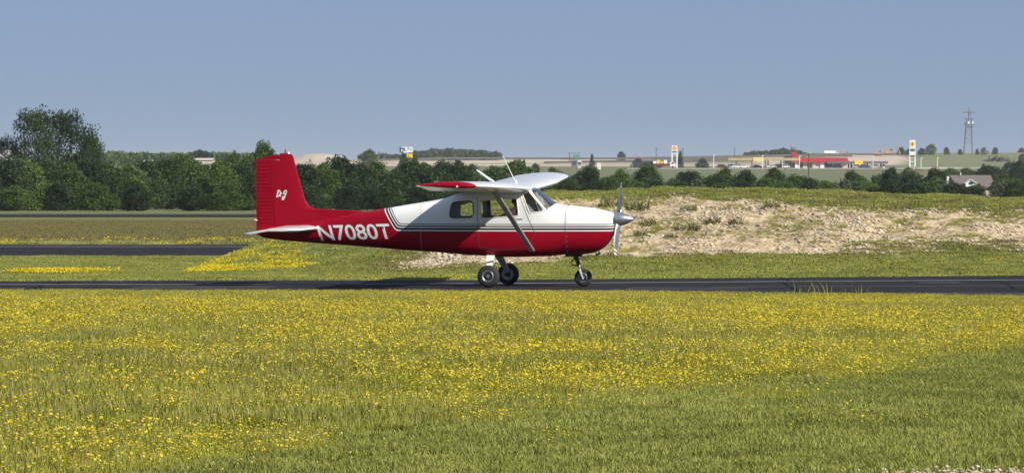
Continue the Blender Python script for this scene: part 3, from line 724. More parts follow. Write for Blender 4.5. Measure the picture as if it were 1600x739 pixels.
slab([(2.548, -4.52, -5.008), (2.56, -4.515, -5.0), (2.58, -4.515, -4.93), (2.61, -4.515, -4.80), (2.635, -4.515, -4.69), (2.655, -4.515, -4.58)],
     lambda x, xf, z: max(.004, .03 * (1 - .8 * (xf - x) / .49)), 'rudder_horn', M['red'], rud).rotation_euler = (0, 0, 0)
MB().tube([(-4.40, 0, 2.66), (-4.40, 0, 2.76)], [.016, .011], 8).build('beacon_mast', M['dark'], plane, True, ROLL)
MB().lathe([(2.665, .024), (2.69, .023), (2.705, .014), (2.71, .004)], (-4.33, 0, 0), 'z', 14, True).build('beacon', M['white'], plane, True, ROLL)
MB().lathe([(-.03, .015), (.02, .02), (.03, .012)], (-5.02, 0, 1.32), 'x', 10, True).build('tail_light', M['white'], plane, True, ROLL)
# hand-lettered name on the fin
def script_name():
    S = [[(0.00, 0), (.13, .62)], [(-.02, .60), (.16, .66), (.34, .52), (.33, .25), (.16, .02), (-.05, .0)],
         [(.40, .36), (.38, .0)], [(.39, .22), (.47, .36), (.56, .34)], [(.60, .02), (.64, .02)],
         [(1.02, .52), (.92, .66), (.76, .56), (.74, .34), (.86, .28), (.98, .42), (1.03, .60), (.92, .08), (.80, -.30), (.66, -.28), (.72, -.08), (.98, .12)]]
    for side in (-1, 1):
        for st in S:
            w = .034 if st is not S[4] else .05; pts = [Vector((a * .19 + b * .03, b * .19, 0)) for a, b in st]
            dense = []
            for i in range(len(pts) - 1):
                p0 = pts[max(i - 1, 0)]; p1, p2 = pts[i], pts[i + 1]; p3 = pts[min(i + 2, len(pts) - 1)]
                for k in range(5):
                    t = k / 5; dense.append(.5 * ((2 * p1) + (p2 - p0) * t + (2 * p0 - 5 * p1 + 4 * p2 - p3) * t * t + (3 * p1 - p0 - 3 * p2 + p3) * t ** 3))
            dense.append(pts[-1]); V = []; Fc = []
            for i, p in enumerate(dense):
                tdir = (dense[min(i + 1, len(dense) - 1)] - dense[max(i - 1, 0)]).normalized(); nn = Vector((-tdir.y, tdir.x, 0)) * w * .19 * 1.6
                for q in (p + nn, p - nn):
                    u = q.x if side < 0 else .22 - q.x
                    X, Z = -4.575 + u, 1.80 + q.y; V.append((X, side * (fin_half(X, float(np.interp(Z, LEz, LEx)), Z) + .005), Z))
                if i: b = 2 * i; Fc.append((b - 2, b - 1, b + 1, b))
            me = bpy.data.meshes.new('script_letter'); me.from_pydata(V, [], Fc); me.materials.append(M['white']); link('script_letter', me, fin)
script_name()

def foil(t, n=14, camber=.02):
    up, lo = [], []
    for k in range(n + 1):
        x = (1 - math.cos(math.pi * k / n)) / 2
        yt = 5 * t * (.2969 * math.sqrt(x) - .126 * x - .3516 * x * x + .2843 * x ** 3 - .1036 * x ** 4)
        yc = camber / .16 * (.8 * x - x * x) if x < .4 else camber / .36 * (.2 + .8 * x - x * x)
        up.append((x, yc + yt)); lo.append((x, yc - yt))
    return up, lo
def panel(secs, f0, f1, name, mat, parent, caps=True, droop=0.0):
    """wing piece between chord fractions f0..f1; secs = (y, xLE, chord, zLE, thickness, incidence)"""
    m = MB(); rings = []
    for (y, xl, c, zl, t, inc) in secs:
        up, lo = foil(t); U = lambda arr, x: np.interp(x, [p[0] for p in arr], [p[1] for p in arr])
        fr = [f0 + (f1 - f0) * (1 - math.cos(math.pi * k / 16)) / 2 for k in range(17)]
        P = [(x, float(U(up, x))) for x in fr] + [(x, float(U(lo, x))) for x in reversed(fr)]
        ci, si = math.cos(inc), math.sin(inc); R = []
        for x, z in P:
            dz = -max(0, x - f0) * droop if f0 > .3 else 0
            X, Z = (x * c, (z + dz) * c); R.append((xl - X * ci - Z * si, y, zl - X * si + Z * ci))
        rings.append(R)
    return m.loft(rings, caps).build(name, mat, parent, True, ROLL if parent is plane else None, 50)
def wsec(y):
    a = abs(y); k = max(0, (a - 2.6) / 2.85); dih = math.tan(math.radians(1.73)) * a
    return (y, .75 - .22 * k, 1.63 - .50 * k, 1.955 + dih, .125 - .015 * k, math.radians(1.6 - 2.6 * k))
def tipsec(y, f):
    s = wsec(y); sh = 1 - f; return (y, s[1] - .03 * sh - .10 * sh * sh, s[2] * (1 - .24 * sh * sh), s[3] + .0 - .006 * sh, s[4] * (1 - .72 * sh ** 2), s[5])
for s in (-1, 1):
    mid = [wsec(s * a) for a in (.0 if s > 0 else .0, .54, 1.2, 1.9, 2.55)]; outer = [wsec(s * a) for a in (2.55, 2.6, 3.4, 4.3, 5.18)]
    w = panel(mid[0:] + outer[1:], 0, .745, 'wing', M['white'], plane)
    panel([wsec(s * a) for a in (.56, 1.5, 2.53)], .75, 1.0, 'flap', M['white'], w)
    panel([wsec(s * a) for a in (2.57, 3.8, 5.16)], .75, 1.0, 'aileron', M['white'], w, droop=.04)
    panel([wsec(s * a) for a in (0, .54)], .745, 1.0, 'wing_root_fairing', M['white'], w)
    tsec = [tipsec(s * (5.185 + q), f) for q, f in ((0, 1), (.10, .93), (.18, .78), (.24, .55), (.275, .3), (.295, .05))]
    tip = panel(tsec, 0, 1, 'wing_tip', M['red'] if s < 0 else M['white'], plane)
    if s < 0: tip['label'] = 'red rounded wing tip'
    yl = s * 5.47; zt = wsec(5.4)[3]
    MB().lathe([(-.02, .02), (.014, .015), (.022, .004)], (.24, yl - s * .0, zt - .005), 'y', 12, True).build('position_light', M['white'], tip, True)
    for q in (-.25, -.21): MB().tube([(q, s * 5.2, zt + .04), (q, s * 5.2, zt + .10)], .008, 6).build('static_wick', M['metal'], tip)
    # lift strut
    top = Vector((.40, s * 2.62, wsec(2.62)[3] - .05)); bot = Vector((.775, s * .505, .735))
    L_ = []
    ax = (bot - top).normalized(); ch = Vector((1, 0, 0)); ch = (ch - ax * ch.dot(ax)).normalized(); th = ax.cross(ch)
    for k in range(2):
        p = top if k == 0 else bot
        L_.append([p + ch * math.cos(a) * .062 + th * math.sin(a) * .026 for a in np.linspace(0, 2 * math.pi, 14, endpoint=False)])
    st_ = MB().loft(L_, True).build('wing_strut', M['strutgrey'], plane, True, ROLL)
    MB().tube([top + ax * -.04, top + ax * .07], [.07, .062], 12, flat=.6).build('strut_fairing', M['strutgrey'], st_, True)
    # tailplane and elevator
    zs = 1.165
    def tsec_(a): f = a / 1.72; rnd = max(0, (a - 1.5) / .22); return (s * a, -3.46 - .10 * f - .16 * rnd ** 2, .92 - .12 * f - .16 * rnd ** 2, zs, .085 * (1 - .75 * rnd ** 2), 0)
    m = MB(); rings = []; me_ = MB(); er = []
    for a in (.06, .5, 1.0, 1.4, 1.55, 1.65, 1.71):
        f = a / 1.72; rnd = max(0, (a - 1.45) / .27); xl = -3.66 - .06 * f - .2 * rnd ** 2; xh = -4.36 + .02 * f; t = (.065 - .018 * f) * (1 - .7 * rnd ** 2)
        R = []
        for k in range(11): u = (1 - math.cos(math.pi * k / 10)) / 2; R.append((xl + (xh - xl) * u, s * a, zs + t * min(1, math.sqrt(u / .3 + 1e-4) if u < .3 else 1) * (1 - .35 * max(0, u - .3))))
        R += [(x, y, 2 * zs - z) for x, y, z in reversed(R)]; rings.append(R)
        xt = -4.95 + .04 * f + .2 * rnd ** 2; er.append([(xh - .008, s * a, zs + t * .72), (xt, s * a, zs - .075 + .006), (xt, s * a, zs - .085), (xh - .008, s * a, zs - t * .72)])
    tp = m.loft(rings).build('tailplane', M['white'], plane, True, ROLL, 50); me_.loft(er).build('elevator', M['white'], tp, True, None, 50)
# roof antennas
MB().tube([(-.14, .25, 2.09), (-.44, .25, 2.30), (-.49, .25, 2.335)], [.055, .042, .02], 10, flat=.5).build('blade_antenna', M['white'], plane, True, ROLL)
wa = MB().tube([(.36, 0, 2.08), (.10, 0, 2.62)], [.009, .005], 6).build('whip_antenna', M['white'], plane, True, ROLL)
MB().lathe([(2.03, .05), (2.09, .035), (2.14, .01)], (.36, 0, 0), 'z', 12, True).build('antenna_base', M['white'], wa, True)
# propeller
PH = Vector((2.44, 0, 1.352))
prop = empty('propeller', PH); prop.parent = plane; prop.rotation_euler = ROLL
M['blade'] = pmat('blade_metal', (.33, .34, .36), (.26, .27, .29), 8, .3, metal=.7)
for sgn in (1, -1):
    ang = math.radians(30); rad = Vector((0, -math.sin(ang), -math.cos(ang))) * sgn; tan = Vector((0, math.cos(ang), -math.sin(ang))) * sgn; fw = Vector((1, 0, 0)); R_ = []
    for r, c, pit, t in ((.05, .045, 55, .03), (.14, .07, 48, .024), (.28, .075, 36, .016), (.45, .075, 27, .012), (.62, .066, 21, .009), (.76, .054, 18, .007), (.83, .04, 16, .005), (.855, .015, 16, .003)):
        p = math.radians(pit); cd_ = tan * math.cos(p) + fw * math.sin(p); nd = fw * math.cos(p) - tan * math.sin(p)
        R_.append([rad * r + cd_ * math.cos(a) * c + nd * math.sin(a) * t for a in np.linspace(0, 2 * math.pi, 14, endpoint=False)])
    bl = MB().loft(R_).build('blade', M['blade'], prop, True, None, 60)
    for r0 in (.70, .775):
        p = math.radians(19); cd_ = tan * math.cos(p) + fw * math.sin(p); nd = fw * math.cos(p) - tan * math.sin(p)
        MB().loft([[rad * (r0 + q) + cd_ * math.cos(a) * (.062 - (r0 - .7) * .11) + nd * math.sin(a) * .0095 for a in np.linspace(0, 2 * math.pi, 14, endpoint=False)] for q in (0, .03)]).build('tip_band', M['white'], bl, True)
MB().lathe([(-.075, .135), (-.07, .142), (.03, .138), (.12, .118), (.20, .086), (.27, .05), (.31, .022), (.325, .004)], (0, 0, 0), 'x', 28, True).build('spinner', M['metal'], prop, True)
MB().lathe([(-.085, .10), (-.066, .118)], (0, 0, 0), 'x', 24, True).build('backplate', M['black'], prop, True)
# landing gear
def wheel(name, c, r, w, side, parent):
    e = empty(name, c); e.parent = parent
    MB().lathe([(-w * .5, r * .55), (-w * .5, r * .74), (-w * .42, r * .9), (-w * .25, r * .98), (0, r), (w * .25, r * .98), (w * .42, r * .9), (w * .5, r * .74), (w * .5, r * .55), (-w * .5, r * .55)], (0, 0, 0), 'y', 32).build('tyre', M['rubber'], e, True)
    MB().lathe([(side * w * .50, r * .53), (side * w * .53, r * .49), (side * w * .50, r * .44), (side * w * .40, r * .40), (side * w * .36, .001)], (0, 0, 0), 'y', 24).build('rim', M['metal'], e, True)
    MB().lathe([(side * w * .38, r * .41), (side * w * .42, r * .38), (side * w * .42, r * .17), (side * w * .38, r * .15)], (0, 0, 0), 'y', 24).build('brake_disc', M['dark'], e, True)
    MB().lathe([(side * w * .40, .035), (side * w * .52, .03), (side * w * .54, .004)], (0, 0, 0), 'y', 16, True).build('hub_cap', M['metal'], e, True)
    MB().lathe([(-side * w * .5, r * .56), (-side * w * .45, .001)], (0, 0, 0), 'y', 20).build('rim_back', M['strutgrey'], e, True)
    return e
for s in (-1, 1):
    a = MB(); R_ = []
    for (x, y, z, w, t) in ((-.09, .33, .655, .085, .02), (-.07, .55, .56, .08, .018), (-.04, .80, .42, .062, .016), (-.01, .97, .30, .045, .015), (0, 1.0, .23, .04, .015)):
        R_.append([(x + w, s * y, z + t), (x - w, s * y, z + t), (x - w, s * (y - .012), z - t), (x + w, s * (y - .012), z - t)])
    lg = a.loft(R_).build('gear_leg', M['white'], plane, True, None, 50)
    MB().tube([(.06, s * .62, .50), (.05, s * .9, .32), (.04, s * 1.0, .12)], .006, 6).build('brake_line', M['dark'], lg)
    MB().lathe([(-.05, .05), (.06, .045)], (0, s * 1.02, .222), 'y', 14, True).build('axle', M['dark'], lg, True)
    wheel('main_wheel', (0, s * 1.09, .222), .222, .155, s, plane)
ng = empty('nose_gear', (1.72, 0, 0)); ng.parent = plane
MB().tube([(-.17, 0, .68), (-.075, 0, .42)], .042, 14).build('oleo_cylinder', M['dark'], ng, True)
MB().tube([(-.085, 0, .44), (-.04, 0, .33)], .026, 12).build('oleo_piston', M['metal'], ng, True)
fk = MB(); fk.tube([(-.055, 0, .36), (-.04, 0, .345)], .05, 12)
for s in (-1, 1): fk.tube([(-.055, s * .03, .36), (-.045, s * .085, .33), (0, s * .088, .185), (.012, s * .088, .15)], [.024, .026, .02, .02], 8)
fk.build('fork', M['strutgrey'], ng, True)
MB().tube([(-.15, 0, .60), (-.245, 0, .47), (-.225, 0, .44), (-.06, 0, .405)], .014, 6).build('torque_link', M['dark'], ng, True)
MB().box(-.34, -.02, -.10, .10, .60, .68).build('gear_well', M['dark'], ng)
wheel('nose_wheel', (.012, 0, .18), .18, .125, -1, ng)
# cabin inside
MB().box(-1.0, 1.0, -.36, .36, .76, .79).build('cabin_floor', M['lining'], plane, rot=ROLL)
MB().prism([(.90, 1.50), (1.04, 1.55), (1.10, 1.2), (.98, 1.0), (.93, 1.1)], -.46, .46).build('instrument_panel', M['black'], plane, rot=ROLL)
def seatpart(x, y, w, nm='seat'):
    e = empty(nm, (x, y, .73)); e.parent = plane
    MB().prism(rounded([(-.02, .25), (.46, .25), (.50, .36), (-.02, .40)], .05), -w, w).build('cushion', M['seat'], e, True)
    MB().prism(rounded([(-.05, .28), (.06, .28), (-.06, .66), (-.14, .66)], .04), -w * .8, w * .8).build('backrest', M['seat'], e, True)
seatpart(.02, -.24, .21); seatpart(.02, .24, .21)
seatpart(-.86, 0, .42, 'rear_bench')
MB().box(-.31, -.25, .40, .47, 1.32, 1.80).build('door_post', M['seat'], plane, rot=ROLL)
MB().tube([(.93, -.05, 1.50), (.90, -.05, 1.56), (.76, -.02, 1.88)], [.055, .05, .045], 10).build('sun_visor_curtain', pmat('cream_cloth', (.55, .47, .30), (.40, .33, .2), 9, .9), plane, True, ROLL)

# people on board
def person(name, label, loc, joints, shirt, hair, look=1.0):
    """joints: dict of named points; body grown as one skinned surface, clothing colours by height"""
    me = bpy.data.meshes.new(name); J = joints
    order = ['pelvis', 'waist', 'chest', 'neck', 'head0', 'lsh', 'lel', 'lwr', 'lha', 'rsh', 'rel', 'rwr', 'rha', 'lhip', 'lkn', 'lan', 'rhip', 'rkn', 'ran']
    E = [(0, 1), (1, 2), (2, 3), (3, 4), (2, 5), (5, 6), (6, 7), (7, 8), (2, 9), (9, 10), (10, 11), (11, 12), (0, 13), (13, 14), (14, 15), (0, 16), (16, 17), (17, 18)]
    R = [.15, .14, .15, .055, .05, .075, .05, .034, .03, .075, .05, .034, .03, .10, .07, .05, .10, .07, .05]
    me.from_pydata([J[k] for k in order], E, [])
    o = link(name, me); o.location = loc[0]; o.rotation_euler = (0, 0, loc[1])
    o.modifiers.new('skin', 'SKIN'); sv = me.skin_vertices[0].data
    for i, r in enumerate(R): sv[i].radius = (r, r * .85 if i < 3 else r)
    sv[0].use_root = True
    ss = o.modifiers.new('smooth', 'SUBSURF'); ss.levels = 2; ss.render_levels = 2
    me.materials.append(shirt); tag(o, label, 'person')
    hd = Vector(J['head0']) + Vector((.02 * look, 0, .10)); b = MB(); rings = []
    for k in range(13):
        t = math.pi * k / 12; z = -.125 * math.cos(t); rr = math.sin(t); jaw = .82 + .18 * sstep(-.1, .02, z)
        R_ = []
        for q in range(16):
            a = 2 * math.pi * q / 16; x, y = math.cos(a) * .098 * rr * jaw, math.sin(a) * .076 * rr * jaw
            if q in (0,) and -.035 < z < .03: x += .022                       # nose
            if q in (1, 15) and 0.0 < z < .03: x -= .008                      # eye sockets
            if q in (4, 12) and -.03 < z < .03: y *= 1.16                     # ears
            R_.append((hd.x + x * look, hd.y + y, hd.z + z))
        rings.append(R_)
    b.loft(rings).build('head', M['skin'], o, True)
    hb = MB(); rings = []
    for k in range(8):
        t = math.pi * (.42 + .58 * k / 7); z = -.132 * math.cos(t); rr = math.sin(t)
        rings.append([(hd.x + (math.cos(a) * .106 * rr - .012) * look, hd.y + math.sin(a) * .084 * rr, hd.z + z + .004) for a in np.linspace(0, 2 * math.pi, 16, endpoint=False)])
    hb.loft(rings).build('hair', hair, o, True)
    for side, wr, ha in (('l', 'lwr', 'lha'), ('r', 'rwr', 'rha')):
        p = Vector(J[ha]); d = (p - Vector(J[wr])).normalized(); u = d.cross(Vector((0, 0, 1))).normalized(); m = MB()
        m.tube([p - d * .04, p + d * .01, p + d * .06], [.032, .042, .036], 10, flat=.5)
        for k, (off, ln) in enumerate(((-.03, .06), (-.01, .075), (.01, .07), (.03, .055))):
            q = p + d * .05 + u * off; m.tube([q, q + d * ln * .6, q + d * ln + Vector((0, 0, -.02))], [.0095, .009, .007], 6)
        q = p + u * .035; m.tube([q, q + u * .03 + d * .03, q + u * .035 + d * .06], [.011, .01, .008], 6)
        m.build('hand', M['skin'], o, True)
    return o
M['skin'] = pmat('skin', (.42, .24, .16), (.38, .21, .14), 12, .5)
M['shirt'] = pmat('maroon_cloth', (.075, .022, .02), (.06, .018, .016), 20, .9)
M['shirt2'] = pmat('grey_cloth', (.16, .16, .17), (.12, .12, .13), 20, .9)
M['hair'] = pmat('dark_hair', (.025, .017, .012), (.04, .03, .02), 40, .7)
base = Matrix.Translation(plane.location) @ Matrix.Rotation(math.radians(-10.4), 4, 'Z')
def sit(x, y): return (base @ Vector((x, y, 0)), math.radians(-10.4))
JP = dict(pelvis=(.12, 0, 1.10), waist=(.10, 0, 1.22), chest=(.12, 0, 1.40), neck=(.20, 0, 1.55), head0=(.22, 0, 1.60), lsh=(.13, .17, 1.46), lel=(.24, .22, 1.25), lwr=(.46, .16, 1.28), lha=(.56, .14, 1.32),
          rsh=(.10, -.17, 1.45), rel=(-.10, -.26, 1.36), rwr=(-.26, -.36, 1.41), rha=(-.34, -.39, 1.43), lhip=(.18, .09, 1.08), lkn=(.58, .11, 1.14), lan=(.80, .11, .80), rhip=(.18, -.09, 1.08), rkn=(.58, -.11, 1.14), ran=(.80, -.11, .80))
person('person', 'person in a maroon shirt at the controls, one arm over the next seat', sit(.10, .22), JP, M['shirt'], M['hair'])

# ------------------------------------------------------------------ trees
M['leafdark'] = leafmat('dark_foliage', (.010, .027, .010), (.048, .085, .022), .5, .22, .55, big=.1)
M['leafmid'] = leafmat('green_foliage', (.018, .042, .012), (.10, .165, .03), .5, .25, .55, big=.1)
M['leafbright'] = leafmat('light_foliage', (.05, .095, .02), (.11, .18, .04), .5, .28, .55, big=.1)
M['leafgrey'] = leafmat('greyish_foliage', (.05, .07, .035), (.10, .12, .06), .5, .2, .6, big=.1)
M['bark'] = pmat('bark', (.10, .085, .07), (.17, .15, .125), 6, .9, bump=.4)
def leaves(P, size, r, flat=.0):
    n = len(P); nrm = r.normal(size=(n, 3)); nrm[:, 2] += flat; nrm /= np.linalg.norm(nrm, axis=1)[:, None]
    u = np.cross(nrm, r.normal(size=(n, 3))); u /= np.linalg.norm(u, axis=1)[:, None]; w = np.cross(nrm, u)
    s = (size * (.6 + .8 * r.random(n)))[:, None]
    V = np.stack([P - u * s, P - w * s * .55, P + u * s, P + w * s * .55], 1).reshape(-1, 3)
    return V, np.arange(4 * n).reshape(n, 4)
def crown(seed, shape, n, leaf, nclump=60, cr=.12, gaps=0.0, core=.5):
    """unit crown (width 1, height 1): leaf faces in clumps over a leafy core, with an uneven outline"""
    r = np.random.default_rng(seed)
    def prof(z, a):
        z = np.clip(z, 0, 1)
        p = {'bush': .5 * np.minimum(1, 1.18 * (1 - z) ** .45) * np.where(z > .1, 1, .9), 'round': .5 * np.sin(np.pi * np.minimum(1, z * .90 + .09)) ** .55,
             'tall': .5 * (.5 + .5 * np.sin(np.pi * (.08 + .84 * z))), 'cone': .5 * (1 - z) ** .85 + .03}[shape]
        return p * (.68 + .55 * vnoise(a * 1.6 + seed * 7, z * 4.5))
    m = nclump; a = r.random(m) * 6.283; z = r.random(m) ** .8; q = r.random(m) ** .4; p = prof(z, a)
    C = np.stack([np.cos(a) * q * p, np.sin(a) * q * p, .05 + z * .88], -1); cr_ = (.6 + .8 * r.random(m)) * cr
    w = cr_ ** 2; nk = int(n * (1 - core)); k = r.choice(m, nk, p=w / w.sum())
    d = r.normal(size=(nk, 3)); d /= np.linalg.norm(d, axis=1)[:, None]
    P = C[k] + d * (cr_[k] * r.random(nk) ** .45)[:, None] * np.array([1, 1, .75])
    nc = n - nk; a = r.random(nc) * 6.283; z = r.random(nc); q = r.random(nc) ** .4 * .92; p = prof(z, a)
    P = np.concatenate([P, np.stack([np.cos(a) * q * p, np.sin(a) * q * p, .02 + z * .90], -1)]); P[:, 2] = np.abs(P[:, 2])
    if gaps: P = P[fbm(P[:, 0] * 9 + seed, P[:, 2] * 9 + P[:, 1] * 5, 2) > gaps]
    return leaves(P, leaf, r, .4)
def trunk_mesh(seed, h, r0, limbs=5, lean=.05):
    r = random.Random(seed); m = MB(); top = Vector((r.uniform(-lean, lean), r.uniform(-lean, lean), h)); mid = Vector((r.uniform(-lean, lean), r.uniform(-lean, lean), h * .5))
    m.tube([(0, 0, -.02), mid, top], [r0, r0 * .7, r0 * .3], 7)
    for k in range(limbs):
        t = r.uniform(.3, .9); b = Vector((0, 0, 0)).lerp(top, t); a = r.uniform(0, 6.283)
        e = b + Vector((math.cos(a) * .3, math.sin(a) * .3, r.uniform(.1, .25))); m.tube([b, b.lerp(e, .5) + Vector((0, 0, .03)), e], [r0 * .45, r0 * .3, r0 * .1], 5)
    return m.mesh('trunk', M['bark'], True)
TV = {}
def variant(key, seed, shape, n, leaf, mat, **k):
    V, Q = crown(seed, shape, n, leaf, **k); TV[key] = (mesh_np('crown', V, Q, M[mat]), trunk_mesh(seed, .72, .022))
for k in range(4): variant('dark%d' % k, 11 + k, ('bush', 'round', 'bush', 'tall')[k], 9000, .023, 'leafdark')
for k in range(3): variant('mid%d' % k, 21 + k, ('bush', 'round', 'bush')[k], 9000, .023, 'leafmid')
for k in range(2): variant('bright%d' % k, 31 + k, 'bush', 8000, .024, 'leafbright')
variant('round0', 41, 'round', 8000, .024, 'leafmid'); variant('round1', 42, 'round', 7000, .026, 'leafdark')
variant('tall0', 51, 'tall', 11000, .017, 'leafdark', nclump=95, cr=.13, gaps=.30, core=.3); variant('tall1', 52, 'tall', 11000, .016, 'leafdark', nclump=100, cr=.13, gaps=.27, core=.35)
variant('cone0', 61, 'cone', 3000, .035, 'leafdark', nclump=40, cr=.12)
variant('grey0', 71, 'bush', 2600, .035, 'leafgrey', cr=.13, gaps=.42)
for k in range(3): variant('farb%d' % k, 81 + k, 'bush', 1500, .05, 'leafdark')
variant('farr0', 91, 'round', 1500, .05, 'leafmid')
trng = random.Random(5)
def tree(px, ytop, d, wpx, key, label, group, depth=None, ybase=None, name='tree', cat='tree'):
    x = X_at(px, d); z0 = float(ground_z(x, d)) if ybase is None else Z_at(ybase, d)
    h = Z_at(ytop, d) - z0; w = wpx * d / F
    e = empty(name, (x, d, z0), trng.uniform(0, 6.283)); tag(e, label, cat, group)
    cm, tm = TV[key]
    c = link('crown', cm, e); c.scale = (w, depth or w, h); t = link('trunk', tm, e); t.scale = (w, w, h)
    return e
G1 = 'trees in the row beyond the runway'
tree(52, 163, 422, 74, 'tall0', 'tallest airy dark tree at the end of the row beyond the runway', G1)
tree(100, 169, 428, 104, 'tall1', 'tall broad tree next to the tallest one beyond the runway', G1)
tree(142, 205, 424, 52, 'tall0', 'airy side tree leaning out beside the tall broad one beyond the runway', G1)
tree(14, 212, 426, 52, 'tall1', 'lower loose tree on the outer side of the tallest one', G1)
L1 = 'dark green bushy tree in the dense row beyond the runway'; L2 = 'mid green leafy tree in the dense row beyond the runway'
RW = [(60, 'under the tallest tree'), (150, 'under the tall broad tree'), (215, 'next to the tall broad tree'), (300, 'over the open second taxiway'), (390, 'beside the light green trees'), (455, 'behind the tail fin'),
      (520, 'behind the fin root'), (580, 'behind the dorsal fillet'), (640, 'below the billboard'), (700, 'behind the wing tip'), (900, 'behind the cabin roof')]
RB = [(880, 'behind the far wing'), (960, 'behind the far wing tip'), (1030, 'above the spinner and propeller'), (1100, 'below the twin-post fuel sign'), (1180, 'below the parked cars'), (1230, 'below the tan canopy'), (1300, 'below the red-roofed store'), (1390, 'below the dark canopy'), (1440, 'below the tall fuel sign'), (1490, 'next to the house chimney'), (1530, 'in front of the house gable'), (9999, 'beside the house roof')]
def where(px, tab): return next(t for lim, t in tab if px < lim)
row = [(-40, 235, 88, 'dark0'), (12, 238, 84, 'dark1'), (38, 252, 70, 'mid0'), (72, 246, 80, 'dark2'), (103, 256, 70, 'mid1'), (136, 240, 80, 'dark3'), (168, 254, 66, 'mid2'), (200, 248, 84, 'mid0'),
       (232, 252, 62, 'dark0'), (262, 240, 84, 'dark1'), (288, 243, 74, 'mid1'), (318, 247, 72, 'dark2'), (342, 250, 66, 'mid2'), (378, 248, 70, 'dark3'), (408, 252, 66, 'dark0'),
       (440, 252, 70, 'mid0'), (472, 254, 72, 'dark1'), (505, 246, 82, 'mid1'), (533, 243, 78, 'dark2'), (560, 249, 66, 'dark3'), (588, 256, 70, 'mid2'), (618, 259, 64, 'dark0'), (645, 250, 76, 'dark1'),
       (678, 250, 76, 'dark2'), (708, 254, 74, 'dark3'), (740, 262, 70, 'mid0'), (772, 268, 66, 'dark0')]
for j, (px, yt, w, key) in enumerate(row):
    tree(px, yt + (0, 7, -5, 4, -2, 9)[j % 6], 404 + (j * 37) % 34, w * (1.1, .85, 1.15, .95)[j % 4], key, ('dark green' if key[0] == 'd' else 'mid green') + ' tree in the row beyond the runway, ' + where(px, RW), G1)
for px, yt, w, key in ((22, 290, 60, 'mid1'), (88, 286, 60, 'dark2'), (150, 284, 66, 'mid0'), (215, 288, 56, 'dark3'), (300, 290, 60, 'dark1'), (355, 286, 62, 'mid2'), (480, 288, 70, 'dark0'), (545, 290, 64, 'dark2'), (600, 292, 60, 'mid1'), (660, 288, 60, 'dark1')):
    tree(px, yt, 400.5, w, key, 'low shrub at the foot of the runway tree row, ' + where(px, RW), 'shrubs at the foot of the tree row', name='shrub', cat='shrub')
tree(362, 236, 440, 52, 'bright0', 'sunlit light green tree rising out of the row beside the tail', G1)
tree(388, 239, 436, 46, 'bright1', 'smaller sunlit light green tree close to the aircraft tail', G1)
tree(411, 219, 470, 52, 'round0', 'round bright-topped tree standing above the row behind the tail', G1)
# bushes behind the embankment
G2 = 'bushes behind the embankment'; L3 = 'dark green bush showing above the grassy embankment'; L4 = 'mid green bush showing above the grassy embankment'
rb = [(800, 258, 60, 'mid1'), (842, 262, 60, 'dark1'), (872, 268, 44, 'mid2'), (897, 257, 58, 'mid0'), (925, 262, 50, 'dark2'), (950, 268, 46, 'bright1'), (978, 266, 50, 'mid1'), (1012, 263, 52, 'mid2'), (1045, 272, 46, 'bright0'),
      (1082, 264, 60, 'dark1'), (1112, 261, 62, 'mid0'), (1140, 264, 54, 'mid2'), (1167, 261, 42, 'dark2'), (1190, 272, 40, 'mid1'), (1214, 268, 48, 'mid2'), (1242, 266, 56, 'bright0'), (1272, 276, 40, 'dark0'), (1292, 274, 40, 'dark3'),
      (1322, 268, 50, 'mid0'), (1350, 272, 40, 'mid1'), (1372, 271, 40, 'bright1'), (1400, 268, 46, 'dark2'), (1424, 264, 50, 'dark0'), (1452, 262, 56, 'dark3'), (1466, 266, 40, 'mid1'), (1462, 282, 40, 'grey0'),
      (1500, 291, 18, 'dark2'), (1530, 287, 24, 'mid0'), (1558, 279, 40, 'mid1'), (1584, 270, 56, 'bright1'), (1612, 266, 60, 'dark0'), (1645, 264, 60, 'dark1')]
for j, (px, yt, w, key) in enumerate(rb):
    dd = 520 + (j * 53) % 60
    tree(px + (5, -7, 0, 9, -4)[j % 5], yt + (-7, 6, 1, 10, -3, 4, -1)[j % 7], dd, w * ((1.5, .95, 1.25, .85, 1.1)[j % 5] if px < 1470 else .9), key, {'d': 'dark green', 'm': 'mid green', 'b': 'light green', 'g': 'pale grey-green'}[key[0]] + ' bush over the embankment crest, ' + where(px, RB), G2, name='bush', cat='bush')
for j, px in enumerate(range(890, 1640, 33)):
    tree(px + (j * 7) % 13, 277 + (j * 5) % 9 + (8 if 1480 < px < 1550 else 0), 505, 46 + (j * 11) % 20, ('mid0', 'dark2', 'mid2', 'bright0', 'dark0', 'mid1', 'grey0')[j % 7], ('leafy', 'dark', 'bushy', 'light', 'dense', 'green', 'greyish')[j % 7] + ' low shrub peeping over the embankment crest, ' + where(px, RB), 'low shrubs behind the embankment', name='shrub', cat='shrub')
for px, yt, w, key, d in ((1545, 257, 60, 'dark1', 1050), (1510, 262, 50, 'mid2', 1080), (1575, 252, 40, 'grey0', 1000), (1592, 250, 46, 'dark2', 980), (1420, 262, 44, 'mid1', 900), (1485, 262, 50, 'mid0', 950), (1625, 252, 60, 'dark3', 960)):
    tree(px, yt, d, w, key, {'dark1': 'broad dark', 'mid2': 'leafy mid green', 'grey0': 'thin greyish', 'dark2': 'tall dark', 'mid1': 'narrow mid green', 'mid0': 'rounded mid green', 'dark3': 'wide dark'}[key] + ' tree on the rise behind the house roof', 'trees behind the house')
